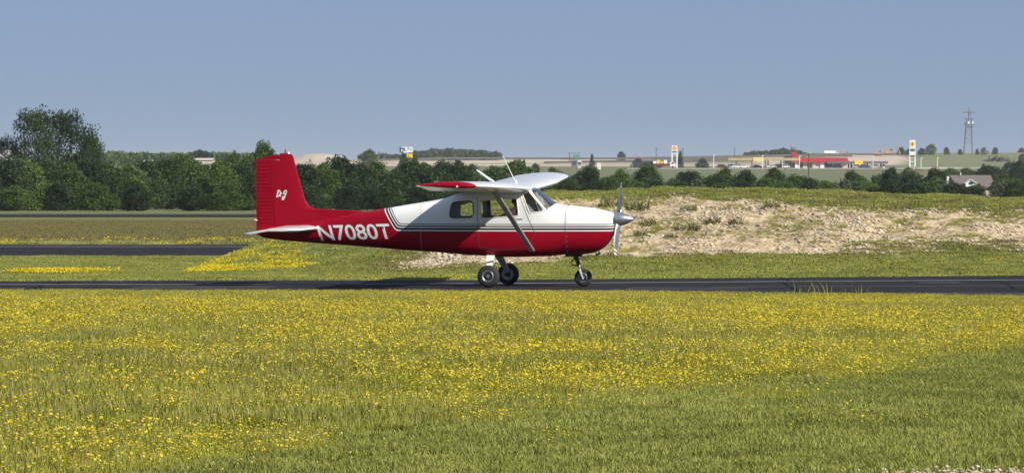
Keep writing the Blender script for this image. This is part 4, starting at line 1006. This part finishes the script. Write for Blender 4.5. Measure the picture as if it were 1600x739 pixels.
for px, yt, w, key, d in ((770, 258, 52, 'mid0', 760), (735, 256, 44, 'dark2', 800), (818, 250, 22, 'cone0', 1000), (836, 254, 24, 'dark0', 980), (700, 252, 50, 'mid2', 820), (865, 262, 40, 'mid1', 750), (715, 248, 18, 'dark1', 1000), (690, 250, 26, 'dark3', 1000)):
    tree(px, yt, d, w, key, {'mid0': 'wide mid green', 'dark2': 'dense dark', 'cone0': 'narrow pointed', 'dark0': 'small dark', 'mid2': 'loose mid green', 'mid1': 'low mid green', 'dark1': 'slim dark', 'dark3': 'rounded dark'}[key] + ' tree on the low ground beyond the wing', 'trees beyond the wing')
# single trees on the far fields
far = [(577, 233, 32, 'farr0', 1750, 253, 'lone round tree in front of the pale far field'), (630, 238, 26, 'farb0', 1400, 252, 'dark tree hiding the foot of the billboard'), (648, 241, 20, 'farb1', 1400, 252, 'small dark tree beside the billboard foot'),
       (925, 241, 12, 'cone0', 1950, 255, 'narrow dark tree on the far field by the highway sign'), (971, 237, 18, 'farb1', 2500, 244, 'rounded dark tree on the skyline beyond the highway'), (996, 247, 22, 'farb2', 1900, 259, 'dark bush left of the parked truck on the far slope'),
       (1063, 236, 14, 'cone0', 1870, 260, 'tall narrow conifer beside the twin-post fuel sign'), (1097, 247, 24, 'farb0', 1880, 260, 'spreading dark bush between the fuel sign and the forecourt'),
       (1408, 230, 16, 'farb1', 2650, 240, 'dark tree on the skyline next to the earthworks'), (1420, 232, 12, 'farb2', 2650, 240, 'small skyline tree left of the tall fuel sign'), (1440, 231, 16, 'farb0', 2650, 239, 'skyline tree right of the tall fuel sign'), (1455, 225, 20, 'farr0', 2650, 239, 'largest skyline tree between fuel sign and mast'),
       (1479, 230, 12, 'farb1', 2650, 238, 'round skyline bush left of the mast'), (1500, 233, 9, 'farb2', 2650, 238, 'tiny bush at the foot of the mast'), (1527, 232, 7, 'farb0', 2650, 239, 'slim bush right of the mast'), (1537, 230, 14, 'grey0', 2650, 239, 'bare greyish tree right of the mast'),
       (1555, 230, 12, 'farb1', 2650, 240, 'dark bush above the brush heap'), (1596, 231, 14, 'farb2', 2900, 235, 'small dark tree at the far end of the ridge'), (1598, 240, 16, 'farb0', 2300, 247, 'dark bush low on the pasture of the ridge'), (1537, 256, 10, 'farb1', 1500, 268, 'round bush by the pale track')]
for px, yt, w, key, d, yb, lab in far: tree(px, yt, d, w, key, lab, None, ybase=max(yb, YH - F * (float(ground_z(X_at(px, d), d)) - H) / d))
# distant woods
def wood(name, pxs, tops, d, yb, label, n, mat, leaf=1.1, dep=60):
    r = np.random.default_rng(int(d) + n); px = r.uniform(pxs[0], pxs[-1], n); dd = d + r.random(n) * dep; hz = np.interp(px, pxs, tops) + (fbm(px / 9, np.full(n, 3.0), 3) - .5) * 7
    z1 = Z_at(hz, dd); z0 = Z_at(yb, d); z = z0 + (z1 - z0) * r.random(n) ** .7
    V, Q = leaves(np.stack([X_at(px, dd), dd, z], -1), leaf, r, .4); tag(link(name, mesh_np(name, V, Q, M[mat])), label, 'woods', kind='stuff')
wood('far_wood', [636, 660, 690, 740, 775, 783], [242, 237, 234, 236, 237, 243], 2660, 248, 'hazy green wood on the skyline above the wing', 6000, 'leafmid', 1.3)
wood('far_wood', [100, 150, 185, 230, 300, 340, 400], [242, 240, 238, 241, 242, 241, 243], 1700, 258, 'long hazy wood on the skyline behind the tree row', 12000, 'leafmid', 1.0, 120)
wood('far_wood', [298, 310, 322, 332], [243, 235, 237, 243], 1600, 250, 'dark grove sticking out of the skyline wood', 1800, 'leafdark', .9, 20)
wood('far_wood', [1163, 1185, 1215, 1240, 1262], [239, 238, 234, 236, 240], 2780, 242, 'low dark wood on the skyline above the forecourt', 2200, 'leafdark', 1.2)
wood('far_wood', [560, 600, 626], [244, 241, 244], 2500, 247, 'thin strip of trees on the skyline beside the billboard', 1400, 'leafdark', 1.2)
wood('far_wood', [-60, 0, 20], [244, 246, 250], 1700, 258, 'hazy wood behind the tallest tree', 1500, 'leafmid', 1.0)

# ------------------------------------------------------------------ far hill, roads, buildings
M['dirt'] = pmat('bare_earth', (.36, .28, .21), (.50, .43, .34), .02, .95, coords='Object')
M['concrete'] = pmat('concrete', (.36, .34, .31), (.30, .28, .26), .3, .9)
M['darkconc'] = pmat('dark_concrete', (.10, .095, .09), (.14, .13, .12), .3, .9)
M['redroof'] = pmat('red_metal', (.42, .02, .025), (.36, .02, .025), .5, .5)
M['cream'] = pmat('cream_wall', (.55, .50, .42), (.48, .43, .36), .4, .9)
M['tan'] = pmat('tan_fascia', (.45, .33, .17), (.40, .28, .14), .4, .7)
M['yellow'] = pmat('yellow_panel', (.80, .55, .02), (.76, .50, .02), .4, .6)
M['yellow2'] = pmat('pale_yellow_panel', (.70, .56, .18), (.66, .52, .16), .4, .6)
M['orange'] = pmat('orange_emblem', (.72, .33, .04), None, rough=.6)
M['blue'] = pmat('blue_panel', (.02, .04, .18), (.03, .06, .22), 1, .6)
M['wdark'] = pmat('dark_glass', (.03, .035, .045), None, rough=.15)
M['shingle'] = pmat('brown_shingles', (.17, .14, .125), (.13, .11, .10), 3, .9, bump=.3)
M['machine'] = pmat('faded_orange_paint', (.48, .26, .11), (.42, .24, .12), .6, .7)
M['steel'] = pmat('galvanised_steel', (.16, .17, .19), (.12, .13, .15), 1, .6, metal=.2)
M['maroon'] = pmat('maroon_paint', (.11, .012, .015), None, rough=.3, coat=.5)
M['wood'] = pmat('weathered_wood', (.09, .075, .06), (.13, .11, .09), 2, .9)
M['green'] = pmat('green_sign', (.04, .26, .15), None, rough=.6)

hm = MB(); nu = 40; xs0 = X_at(440, 2450); xs1 = X_at(555, 2450); rings = []
for j in range(14):
    v = j / 13; R = []
    for i in range(nu + 1):
        u = i / nu; x = xs0 + (xs1 - xs0) * u; y = 2420 + 130 * v
        top = np.interp(440 + 115 * u, [440, 462, 482, 505, 530, 545, 555], [0, 4.6, 5.6, 6.0, 4.4, 1.8, 0]); h = top * math.sin(math.pi * min(1, max(0, v))) * (.8 + .4 * float(fbm(u * 9, v * 5, 3)))
        R.append((x, y, float(ground_z(x, y)) - .3 + h))
    rings.append(R)
tag(hm.loft(rings, False, False).build('dirt_hill', M['dirt'], None, True), 'bare tan earth hill on the skyline right of the tail', 'hill', kind='structure')

def road(name, pts, w, mat, label, thick=1.4):
    m = MB(); P = [pt(*p) for p in pts]; rings = []
    for p in P: rings.append([p + Vector((0, -w / 2, -thick)), p + Vector((0, -w / 2, 0)), p + Vector((0, w / 2, 0)), p + Vector((0, w / 2, -thick))])
    o = m.loft(rings, True).build(name, mat); tag(o, label, 'road', kind='structure'); return o
road('highway', [(560, 250, 2250), (690, 246, 2250), (800, 246, 2250), (900, 246.5, 2250), (1000, 246.2, 2250), (1100, 245, 2250), (1200, 243, 2250), (1330, 242, 2250)], 14, M['darkconc'], 'raised highway crossing the far fields', 1.0)
road('frontage_road', [(850, 252.5, 2080), (930, 251, 2080), (1000, 250.0, 2080), (1060, 250.5, 2080), (1130, 248.6, 2080), (1180, 249.5, 2080)], 9, M['darkconc'], 'lower dark frontage road below the highway', 1.0)
road('ridge_road', [(1270, 239.5, 2550), (1340, 240, 2550), (1400, 240.5, 2550)], 9, M['darkconc'], 'dark track along the earthworks on the ridge', .8)
DS = 1885.0
fo = MB(); a, b_ = X_at(975, DS), X_at(1425, DS); zf = float(ground_z(0, DS)); fo.box(a, b_, DS - 45, DS + 45, zf - .3, zf + .35)
tag(fo.build('forecourt', M['concrete']), 'pale concrete forecourt of the far fuel stations', 'forecourt', kind='structure')
ZF = zf + .35
def fx(px, d=DS): return X_at(px, d)
def fz(py, d=DS): return Z_at(py, d)
S_ = F / DS   # photo pixels per metre at the forecourt
# store
st = empty('store_building', (fx(1285), DS + 10, ZF)); tag(st, 'low store with a red roof band beside the fuel canopies', 'store')
def P(px): return fx(px) - fx(1285)
MB().box(P(1233), P(1335), 0, 16, 0, 4.1).build('wall', M['cream'], st)
rb_ = MB().prism([(P(1238), 2.7), (P(1330), 2.7), (P(1326), 4.9), (P(1240), 5.1)], -1.6, 17).build('red_roof_band', M['redroof'], st)
MB().box(P(1228), P(1239), -2.2, 10, 0, 5.6).build('entrance_tower', M['wdark'], st)
for p0, p1 in ((1240, 1244), (1251, 1257), (1264, 1270), (1291, 1303), (1306, 1316)): MB().box(P(p0), P(p1), -.06, .1, .3, 2.6).build('window', M['wdark'], st)
for p0, p1, mm in ((1245, 1250, 'white'), (1272, 1277, 'cream'), (1284, 1290, 'white')): MB().box(P(p0), P(p1), -.5, .1, 0, 2.7).build('door', M[mm], st)
MB().box(P(1240), P(1248), 3, 8, 4.9, 7.4).build('roof_sign', M['redroof'], st)
MB().box(P(1258), P(1262), 3, 6, 4.8, 6.6).build('roof_vent', M['steel'], st)
def canopy(px0, px1, ytop, hgt, sign, mats, label, colpx, depth=9):
    c = empty('fuel_canopy', (fx((px0 + px1) / 2), DS - 14, ZF)); tag(c, label, 'canopy'); o = fx((px0 + px1) / 2); q = lambda p: fx(p) - o
    zt = fz(ytop) - ZF
    MB().box(q(px0), q(px1), -depth / 2, depth / 2, zt - hgt, zt).build('fascia', M[mats[0]], c)
    MB().box(q(sign[0]), q(sign[1]), -depth / 2 - .25, -depth / 2 - .02, zt - hgt - .25 + sign[2], zt + .3 + sign[2] * .3).build('brand_panel', M[mats[1]], c)
    for p in colpx:
        MB().box(q(p) - .35, q(p) + .35, -.35, .35, 0, zt - hgt).build('column', M[mats[2]], c)
    for p in colpx[::2]:
        u = MB().box(q(p) + .8, q(p) + 1.7, -.35, .35, 0, 1.9).build('fuel_pump', M['white'], c); MB().box(q(p) + .9, q(p) + 1.6, -.40, -.36, 1.0, 1.7).build('display', M['wdark'], u)
canopy(1134, 1247, 247.3, 1.2, (1173, 1189, -.1), ('tan', 'yellow2', 'white'), 'tan fuel canopy with a pale yellow panel on white columns', [1148, 1172, 1193, 1197, 1217, 1240])
canopy(1288, 1382, 252.5, 1.1, (1330, 1343, -.3), ('darkconc', 'yellow', 'steel'), 'dark fuel canopy with a bright yellow panel right of the store', [1322, 1326, 1342, 1351, 1372])
MB_sign = None
def shell_poly(r):
    out = []
    for k in range(15):
        a = math.radians(-35 + 250 * k / 14); rr = r * (1 + (.07 if k % 2 else -.03)); out.append((math.cos(a) * rr, math.sin(a) * rr * .95 + r * .1))
    return out + [(-r * .45, -r * .95), (r * .45, -r * .95)]
def fuel_sign(px0, px1, ytop, ybox, d, label, emb, lower, lattice=False):
    xc = X_at((px0 + px1) / 2, d); z0 = float(ground_z(xc, d)); e = empty('fuel_sign', (xc, d, z0)); tag(e, label, 'sign')
    w = (px1 - px0) / 2 * d / F; zt, zb = Z_at(ytop, d) - z0, Z_at(ybox, d) - z0
    bx = MB().box(-w, w, -.4, .4, zb, zt).build('sign_box', M['white'], e); zc = (zt + zb) / 2
    r = min(w * .78, (zt - zb) * .40)
    MB().prism([(x, z + zc) for x, z in shell_poly(r)], -.50, -.405).build('emblem', M[emb], bx)
    if emb == 'yellow':
        for k in range(5):
            a = math.radians(50 + 20 * k); MB().prism([(-.05 + 0, zc - r * .6), (.05, zc - r * .6), (math.cos(a) * r * .8 + .05, zc + math.sin(a) * r * .85), (math.cos(a) * r * .8 - .05, zc + math.sin(a) * r * .85)], -.54, -.505).build('emblem_rib', M['redroof'], bx)
    for (ya, yb, mt) in lower: MB().box(-w * .86, w * .86, -.3, .3, Z_at(yb, d) - z0, Z_at(ya, d) - z0).build('price_panel', M[mt], e)
    for s in (-1, 1): MB().box(s * w * .86 - .28, s * w * .86 + .28, -.28, .28, 0, zb).build('post', M['white'], e)
    if lattice:
        for k in range(5): MB().box(-w * .8, w * .8, -.1, .1, 1.5 + k * 1.8, 1.7 + k * 1.8).build('rung', M['white'], e)
fuel_sign(1049.5, 1058.5, 227.8, 236.4, 1860, 'tall white twin-post fuel sign with an orange emblem', 'orange', [(237.0, 238.6, 'wdark'), (239, 240.4, 'white')])
fuel_sign(1421, 1430.3, 219, 232.3, 1800, 'taller white fuel sign with a yellow shell emblem and price panel', 'yellow', [(233.4, 236.6, 'darkconc'), (237.2, 242.5, 'white'), (243, 245.5, 'steel')], True)
# billboard
bd = 1500; xb = X_at(634.5, bd); zb0 = float(ground_z(xb, bd)); bb = empty('billboard', (xb, bd, zb0)); tag(bb, 'white and blue billboard with a yellow panel hung below', 'billboard')
q = lambda p: X_at(p, bd) - xb; zz = lambda y_: Z_at(y_, bd) - zb0
MB().box(q(624.2), q(645), -.3, .3, zz(238.5), zz(230)).build('panel', M['white'], bb)
MB().box(q(624.2), q(627), -.42, -.31, zz(238.4), zz(230.1)).build('blue_field', M['blue'], bb)
for p0, p1, y0, y1 in ((627.5, 629.6, 231, 233.4), (630, 633, 231.4, 234.6), (637.2, 638.6, 231, 233.8), (640.2, 641, 231.6, 233.0), (642, 643, 232.4, 235.6), (629, 636, 235.4, 236.0)):
    MB().box(q(p0), q(p1), -.40, -.31, zz(y1), zz(y0)).build('printed_mark', M['blue'], bb)
MB().box(q(635.5), q(645), -.3, .3, zz(247.5), zz(240.5)).build('lower_panel', M['yellow'], bb)
MB().box(q(639), q(642.5), -.40, -.31, zz(247), zz(246)).build('printed_mark', M['wdark'], bb)
for p in (629, 640): MB().box(q(p) - .3, q(p) + .3, .32, .8, 0, zz(231)).build('post', M['steel'], bb)
# vehicles on the forecourt
def car(px, d, zb, L_, h, paint, label, kind='car', rz=0.0, name='parked_car', cat='car', van=False):
    e = empty(name, (X_at(px, d), d, zb), rz); tag(e, label, cat)
    body = rounded([(-L_ / 2, .35), (-L_ / 2, .95), (-L_ * .28, 1.0), (L_ * .2, 1.0), (L_ / 2, .85), (L_ / 2, .35)], .12, 2)
    MB().prism(body, -.9, .9).build('body', M[paint], e)
    roof = [(-L_ * .44, 1.0), (-L_ * .36, h), (L_ * .08, h), (L_ * .24, 1.0)] if not van else [(-L_ * .48, 1.0), (-L_ * .46, h), (L_ * .2, h), (L_ * .36, 1.0)]
    cb = MB().prism(roof, -.78, .78).build('cabin', M[paint], e)
    wi = [(x * .9 + .0, 1.0 + (z - 1.0) * .82 + .04) for x, z in roof]; MB().prism(wi, -.80, .80).build('side_window', M['wdark'], cb)
    for sx in (-.31, .31):
        for sy in (-.82, .82): MB().lathe([(-.1, .33), (.1, .33)], (L_ * sx, sy, .33), 'y', 14, True).build('wheel', M['rubber'], e)
    return e
car(1129, 1862, ZF, 5.2, 1.75, 'maroon', 'dark red pickup-like car parked left of the tan canopy')
car(1145, 1868, ZF, 5.0, 1.9, 'strutgrey', 'grey minivan parked beside the dark red car', van=True)
car(1152, 1858, ZF, 4.6, 1.5, 'white', 'white sedan in front of the grey minivan')
car(1163, 1860, ZF, 4.4, 1.45, 'white', 'white sedan next to the first canopy column')
car(1184, 1874, ZF, 4.6, 1.6, 'strutgrey', 'grey car under the tan canopy'); car(1206, 1864, ZF, 4.4, 1.5, 'white', 'white car at the pump under the tan canopy')
car(1219, 1866, ZF, 5.4, 1.9, 'black', 'black pickup in front of the store entrance', van=False); car(1228, 1864, ZF, 3.6, 1.8, 'white', 'small white van beside the store entrance', van=True)
car(1308, 1862, ZF, 5.2, 1.75, 'black', 'black sedan in front of the store right end'); car(1340, 1866, ZF, 4.8, 1.8, 'strutgrey', 'grey car under the dark canopy'); car(1351, 1864, ZF, 4.6, 1.7, 'blue', 'dark blue car under the dark canopy'); car(1368, 1866, ZF, 4.4, 1.8, 'strutgrey', 'grey van at the end of the dark canopy', van=True)
def truck(px, d, zb, label, cabm, bedm, L_=9.0, name='truck', load=None):
    e = empty(name, (X_at(px, d), d, zb)); tag(e, label, 'truck')
    MB().prism(rounded([(L_ * .28, .6), (L_ * .28, 2.9), (L_ * .40, 2.9), (L_ * .46, 1.9), (L_ * .5, 1.7), (L_ * .5, .6)], .12, 2), -1.15, 1.15).build('cab', M[cabm], e)
    MB().box(L_ * .33, L_ * .42, -1.17, 1.17, 1.8, 2.6).build('side_window', M['wdark'], e)
    MB().box(-L_ / 2, L_ * .26, -1.2, 1.2, .9, 2.0 if load else 3.0).build('load_bed', M[bedm], e)
    for xw in (-.40, -.27, .38):
        for sy in (-1, 1): MB().lathe([(-.15, .5), (.15, .5)], (L_ * xw, sy * 1.0, .5), 'y', 14, True).build('wheel', M['rubber'], e)
    if load:
        for k, mt in enumerate(load): MB().box(-L_ * .45 + k * 1.6, -L_ * .45 + k * 1.6 + 1.4, -1.1, 1.1, 2.02, 3.1 + .5 * (k % 2)).build('cargo', M[mt], e)
truck(1013, 1852, ZF, 'long dark flatbed trailer truck parked left of the twin-post sign', 'wdark', 'wdark', 13)
truck(1037, 1850, ZF, 'truck with a colourful mixed load beside the twin-post sign', 'white', 'maroon', 10.5, load=['white', 'yellow2', 'orange', 'white'])
# skyline machines
RD = 2600
def gz(px, d): return float(ground_z(X_at(px, d), d))
truck(1299, RD, gz(1299, RD) + .3, 'white truck standing on the skyline above the store', 'white', 'white', 9)
def excavator(px, d, label, s=1.0, arm=1):
    e = empty('excavator', (X_at(px, d), d, gz(px, d) + .1)); tag(e, label, 'excavator'); e.scale = (s, s, s)
    for sy in (-1, 1): MB().prism(rounded([(-2.2, 0), (2.2, 0), (2.4, .5), (2.1, .95), (-2.1, .95), (-2.4, .5)], .2, 2), sy * 1.2 - .3, sy * 1.2 + .3).build('track', M['rubber'], e)
    MB().box(-2.4, 1.3, -1.3, 1.3, 1.0, 2.3).build('body', M['machine'], e); cb = MB().box(.2, 1.6, -1.25, 0, 1.2, 3.2).build('cab', M['machine'], e)
    MB().box(.4, 1.62, -1.27, -.1, 2.0, 3.0).build('cab_window', M['wdark'], cb)
    MB().tube([(1.2, .4, 1.8), (2.6 * arm, .4, 4.6), (4.2 * arm, .4, 4.4)], [.35, .3, .25], 6).build('boom', M['machine'], e); MB().tube([(4.2 * arm, .4, 4.4), (5.4 * arm, .4, 1.6)], [.25, .2], 6).build('stick', M['machine'], e)
    MB().prism([(5.0 * arm, .6), (5.8 * arm, .5), (5.7 * arm, 1.6), (5.1 * arm, 1.7)], -.2, 1.0).build('bucket', M['machine'], e)
excavator(1322, RD, 'small orange excavator on the skyline beside the white truck', .8, -1); excavator(1372, RD, 'faded orange excavator on the skyline by the earthworks', 1.0); excavator(1389, RD + 30, 'large faded orange excavator next to the skyline tree', 1.25)
excavator(1003, 2350, 'machine silhouetted on the highway skyline', .9, -1)
# utility and light poles
def pole(px, ytop, d, w, mt, label, arms=0, ybase=None, cat='pole', name='utility_pole'):
    x = X_at(px, d); z0 = float(ground_z(x, d)) - .2; e = empty(name, (x, d, z0)); tag(e, label, cat); h = Z_at(ytop, d) - z0
    MB().tube([(0, 0, 0), (0, 0, h)], [w, w * .75], 8).build('shaft', M[mt], e)
    for k in range(arms): MB().box(-1.2, 1.2, -.08, .08, h - .6 - k * 1.0, h - .42 - k * 1.0).build('crossarm', M[mt], e)
    if not arms: MB().box(-.1, .9, -.2, .2, h - .1, h + .12).build('lamp_head', M[mt], e)
pole(1264, 240, 1250, .26, 'wood', 'thick dark utility pole in front of the red-roofed store', 1); pole(1430.5, 261, 640, .12, 'wood', 'slim utility pole among the bushes below the tall fuel sign', 1); pole(1399, 266, 640, .10, 'steel', 'thin pale pole among the bushes left of the tall fuel sign')
for px, yt, d, lab in ((1115, 243, 1850, 'white light pole left of the dark red car'), (1191, 243, 1840, 'white light pole by the tan canopy'), (1249, 244, 1835, 'white light pole in front of the store'), (1364, 245, 1840, 'white light pole by the dark canopy'), (1439, 247, 1900, 'pale short pole on the pasture behind the tall sign'), (1464.5, 247, 1900, 'pale pole on the pasture right of the tall sign')):
    pole(px, yt, d, .2, 'white', lab, name='light_pole')
for px, yt, lab in ((1025.3, 231, 'dark skyline pole left of the twin-post sign'), (1067, 232, 'dark skyline pole above the conifer'), (1148, 232, 'lone thin skyline pole above the parked cars'), (1237, 229, 'skyline pole above the store entrance'), (1241, 230, 'second skyline pole above the store entrance'), (890, 238, 'skyline pole left of the green road sign'), (592, 237, 'thin white pole beside the lone round tree')):
    pole(px, yt, 2400, .28, 'wood', lab, 1)
# highway sign
rs = empty('road_sign', (X_at(900, 2240), 2240, gz(900, 2240))); tag(rs, 'green overhead road sign beside the highway', 'road sign'); hz_ = Z_at(241.5, 2240) - gz(900, 2240)
MB().box(-1.6, 1.6, -.15, .15, hz_ - 1.7, hz_).build('panel', M['green'], rs); MB().box(1.7, 2.0, -.15, .15, 0, hz_ + 1).build('post', M['steel'], rs); MB().box(-4, 2, -.1, .1, hz_ + .7, hz_ + .95).build('gantry_arm', M['steel'], rs)
# sheds and pale far walls
def shed(px0, px1, ytop, d, label, wall='cream', roof='steel', depth=12, roofh=.8):
    x0, x1 = X_at(px0, d), X_at(px1, d); xc = (x0 + x1) / 2; z0 = float(ground_z(xc, d)); e = empty('warehouse', (xc, d, z0)); tag(e, label, 'building'); w = (x1 - x0) / 2; h = Z_at(ytop, d) - z0
    MB().box(-w, w, 0, depth, -.3, h - roofh).build('wall', M[wall], e)
    MB().add([(-w - .2, -.4, h - roofh + .003), (w + .2, -.4, h - roofh + .003), (w + .2, depth / 2, h), (-w - .2, depth / 2, h), (-w - .2, depth + .4, h - roofh + .003), (w + .2, depth + .4, h - roofh + .003)], [(0, 1, 2, 3), (3, 2, 5, 4), (0, 3, 4), (1, 5, 2), (0, 4, 5, 1)]).build('roof', M[roof], e)
    n = max(1, int(w / 3))
    for k in range(n): xx = -w + (k + .5) * 2 * w / n; MB().box(xx - .6, xx + .6, -.06, .05, h * .45, h * .45 + 1).build('window', M['wdark'], e)
shed(-30, 30, 229, 1300, 'pale long building behind the tallest tree', 'white', 'white', 20); shed(303, 332, 247, 1500, 'pale building roof above the tree row', 'cream', 'cream'); shed(224, 236, 250, 1450, 'small pale building between two trees of the row', 'cream', 'cream')
shed(893, 902, 250, 2000, 'small blue-grey shed under the green road sign', 'steel', 'steel', 6); shed(903, 908, 251, 2010, 'tiny pale shed beside the blue-grey one', 'cream', 'cream', 5)
for px in (934.5, 937.5): MB().box(-.35, .35, -.2, .2, 0, Z_at(254.5, 1800) - gz(px, 1800)).build('white_post', M['white']).location = (X_at(px, 1800), 1800, gz(px, 1800))
for o in [o for o in col.objects if o.name.startswith('white_post')]: tag(o, 'short white marker post on the slope beyond the nose', 'post', 'white marker posts')
# brush heap
r = np.random.default_rng(9); n = 500; hp = np.stack([r.normal(size=n) * 3.2, r.normal(size=n) * 2, np.abs(r.normal(size=n)) * 1.2], -1); V, Q = leaves(hp, .7, r); o = link('brush_heap', mesh_np('brush_heap', V, Q, M['wood'])); o.location = (X_at(1560, 2300), 2300, gz(1560, 2300)); tag(o, 'grey heap of cut brush on the ridge pasture', 'brush heap')
# house among the trees
hd_ = 800; hx = X_at(1515, hd_); hz0 = float(ground_z(hx, hd_)); ho = empty('house', (hx, hd_, hz0)); tag(ho, 'house with a brown shingled roof and white gable among the trees', 'house')
zq = lambda y_: Z_at(y_, hd_) - hz0; xq = lambda p: X_at(p, hd_) - hx
MB().box(xq(1492), xq(1556), 0, 9, 0, zq(292)).build('wall', M['cream'], ho)
rf = MB().add([(xq(1496.5), -.6, zq(292.5)), (xq(1556), -.6, zq(292.5)), (xq(1552), 4.5, zq(273.7)), (xq(1487.5), 4.5, zq(273.7)), (xq(1496.5), 9.6, zq(292.5)), (xq(1556), 9.6, zq(292.5))], [(0, 1, 2, 3), (3, 2, 5, 4), (0, 3, 4), (1, 5, 2)]).build('roof', M['shingle'], ho)
dm = MB().prism([(xq(1508), zq(292)), (xq(1524), zq(292)), (xq(1524), zq(285.5)), (xq(1516), zq(281)), (xq(1508), zq(285.5))], -1.0, 2.5).build('gable', M['white'], ho)
for s in (-1, 1): MB().add([(xq(1516), -1.3, zq(280)), (xq(1516 + s * 10), -1.3, zq(286.3)), (xq(1516 + s * 10), 3, zq(286.3)), (xq(1516), 3, zq(280)), (xq(1516), -1.3, zq(281)), (xq(1516 + s * 10), -1.3, zq(287.3))], [(0, 1, 2, 3), (0, 4, 5, 1)]).build('gable_trim', M['white'], dm)
MB().box(xq(1513), xq(1519), -1.06, -1.003, zq(288.5), zq(285)).build('window', M['wdark'], dm); MB().box(xq(1481.5), xq(1485.5), 3, 4.5, 0, zq(275.5)).build('chimney', M['white'], ho); MB().tube([(xq(1504.5), 4, zq(274)), (xq(1504.5), 4, zq(269.5))], .1, 6).build('vent_pipe', M['white'], rf)
# lattice mast
md_ = 2700; mx_ = X_at(1512, md_); mz = float(ground_z(mx_, md_)); tw = empty('lattice_mast', (mx_, md_, mz)); tag(tw, 'tall steel lattice mast with platforms and antennas on the ridge', 'mast')
ty = lambda y_: Z_at(y_, md_) - mz; tx = lambda p: X_at(p, md_) - mx_
for sx, sy in ((-1, -1), (1, -1), (1, 1), (-1, 1)): MB().tube([(tx(1505.8 if sx < 0 else 1519.4), sy * 2.6, -.5), (tx(1510.3 if sx < 0 else 1517.6), sy * 1.4, ty(186))], .22, 6).build('leg', M['steel'], tw)
for j, y_ in enumerate((224, 215.5, 206.5, 198)):
    f = (233 - y_) / 47; x0, x1 = tx(1505.8 + 4.5 * f), tx(1519.4 - 1.8 * f); w = 2.6 - 1.2 * f
    for s in (-w, w): MB().box(x0, x1, s - .08, s + .08, ty(y_) - .08, ty(y_) + .12).build('girt', M['steel'], tw)
    if j: 
        MB().tube([(px0_, -pw, pz), (x1, -w, ty(y_))], .11, 5).build('brace', M['steel'], tw); MB().tube([(px1_, -pw, pz), (x0, -w, ty(y_))], .11, 5).build('brace', M['steel'], tw)
    px0_, px1_, pz, pw = x0, x1, ty(y_), w
for p0, p1, y_ in ((1504.5, 1523, 175.8), (1506.5, 1521, 186), (1509, 1523, 194.8), (1510, 1521, 198.5)): MB().box(tx(p0), tx(p1), -1.6, 1.6, ty(y_) - .3, ty(y_) + .3).build('platform', M['steel'], tw)
MB().tube([(tx(1513.5), 0, ty(198)), (tx(1513.5), 0, ty(168))], .3, 6).build('top_mast', M['steel'], tw); MB().tube([(tx(1516), 0, ty(186)), (tx(1516), 0, ty(171.5))], .2, 6).build('whip', M['steel'], tw)
for p in (1513.4, 1519.4): MB().box(tx(p) - .45, tx(p) + .45, -2.0, -1.7, ty(194), ty(189.8)).build('panel_antenna', M['white'], tw)
MB().lathe([(-.1, .9), (.3, .3)], (tx(1507.5), -1.4, ty(194)), 'y', 12, True).build('dish', M['steel'], tw)

# ------------------------------------------------------------------ haze
hm_ = bpy.data.materials.new('haze_air'); nt, N, L = nodes_of(hm_); out = N.new('ShaderNodeOutputMaterial'); pv = N.new('ShaderNodeVolumePrincipled')
pv.inputs['Color'].default_value = (.94, .97, 1.0, 1); pv.inputs['Density'].default_value = .00006; pv.inputs['Anisotropy'].default_value = 0
L.new(pv.outputs[0], out.inputs['Volume'])
hz = MB().box(-16000, 16000, -60, 13000, -2.5, 62).build('haze', hm_); tag(hz, 'thin pale summer haze over the far fields', 'haze', kind='stuff')
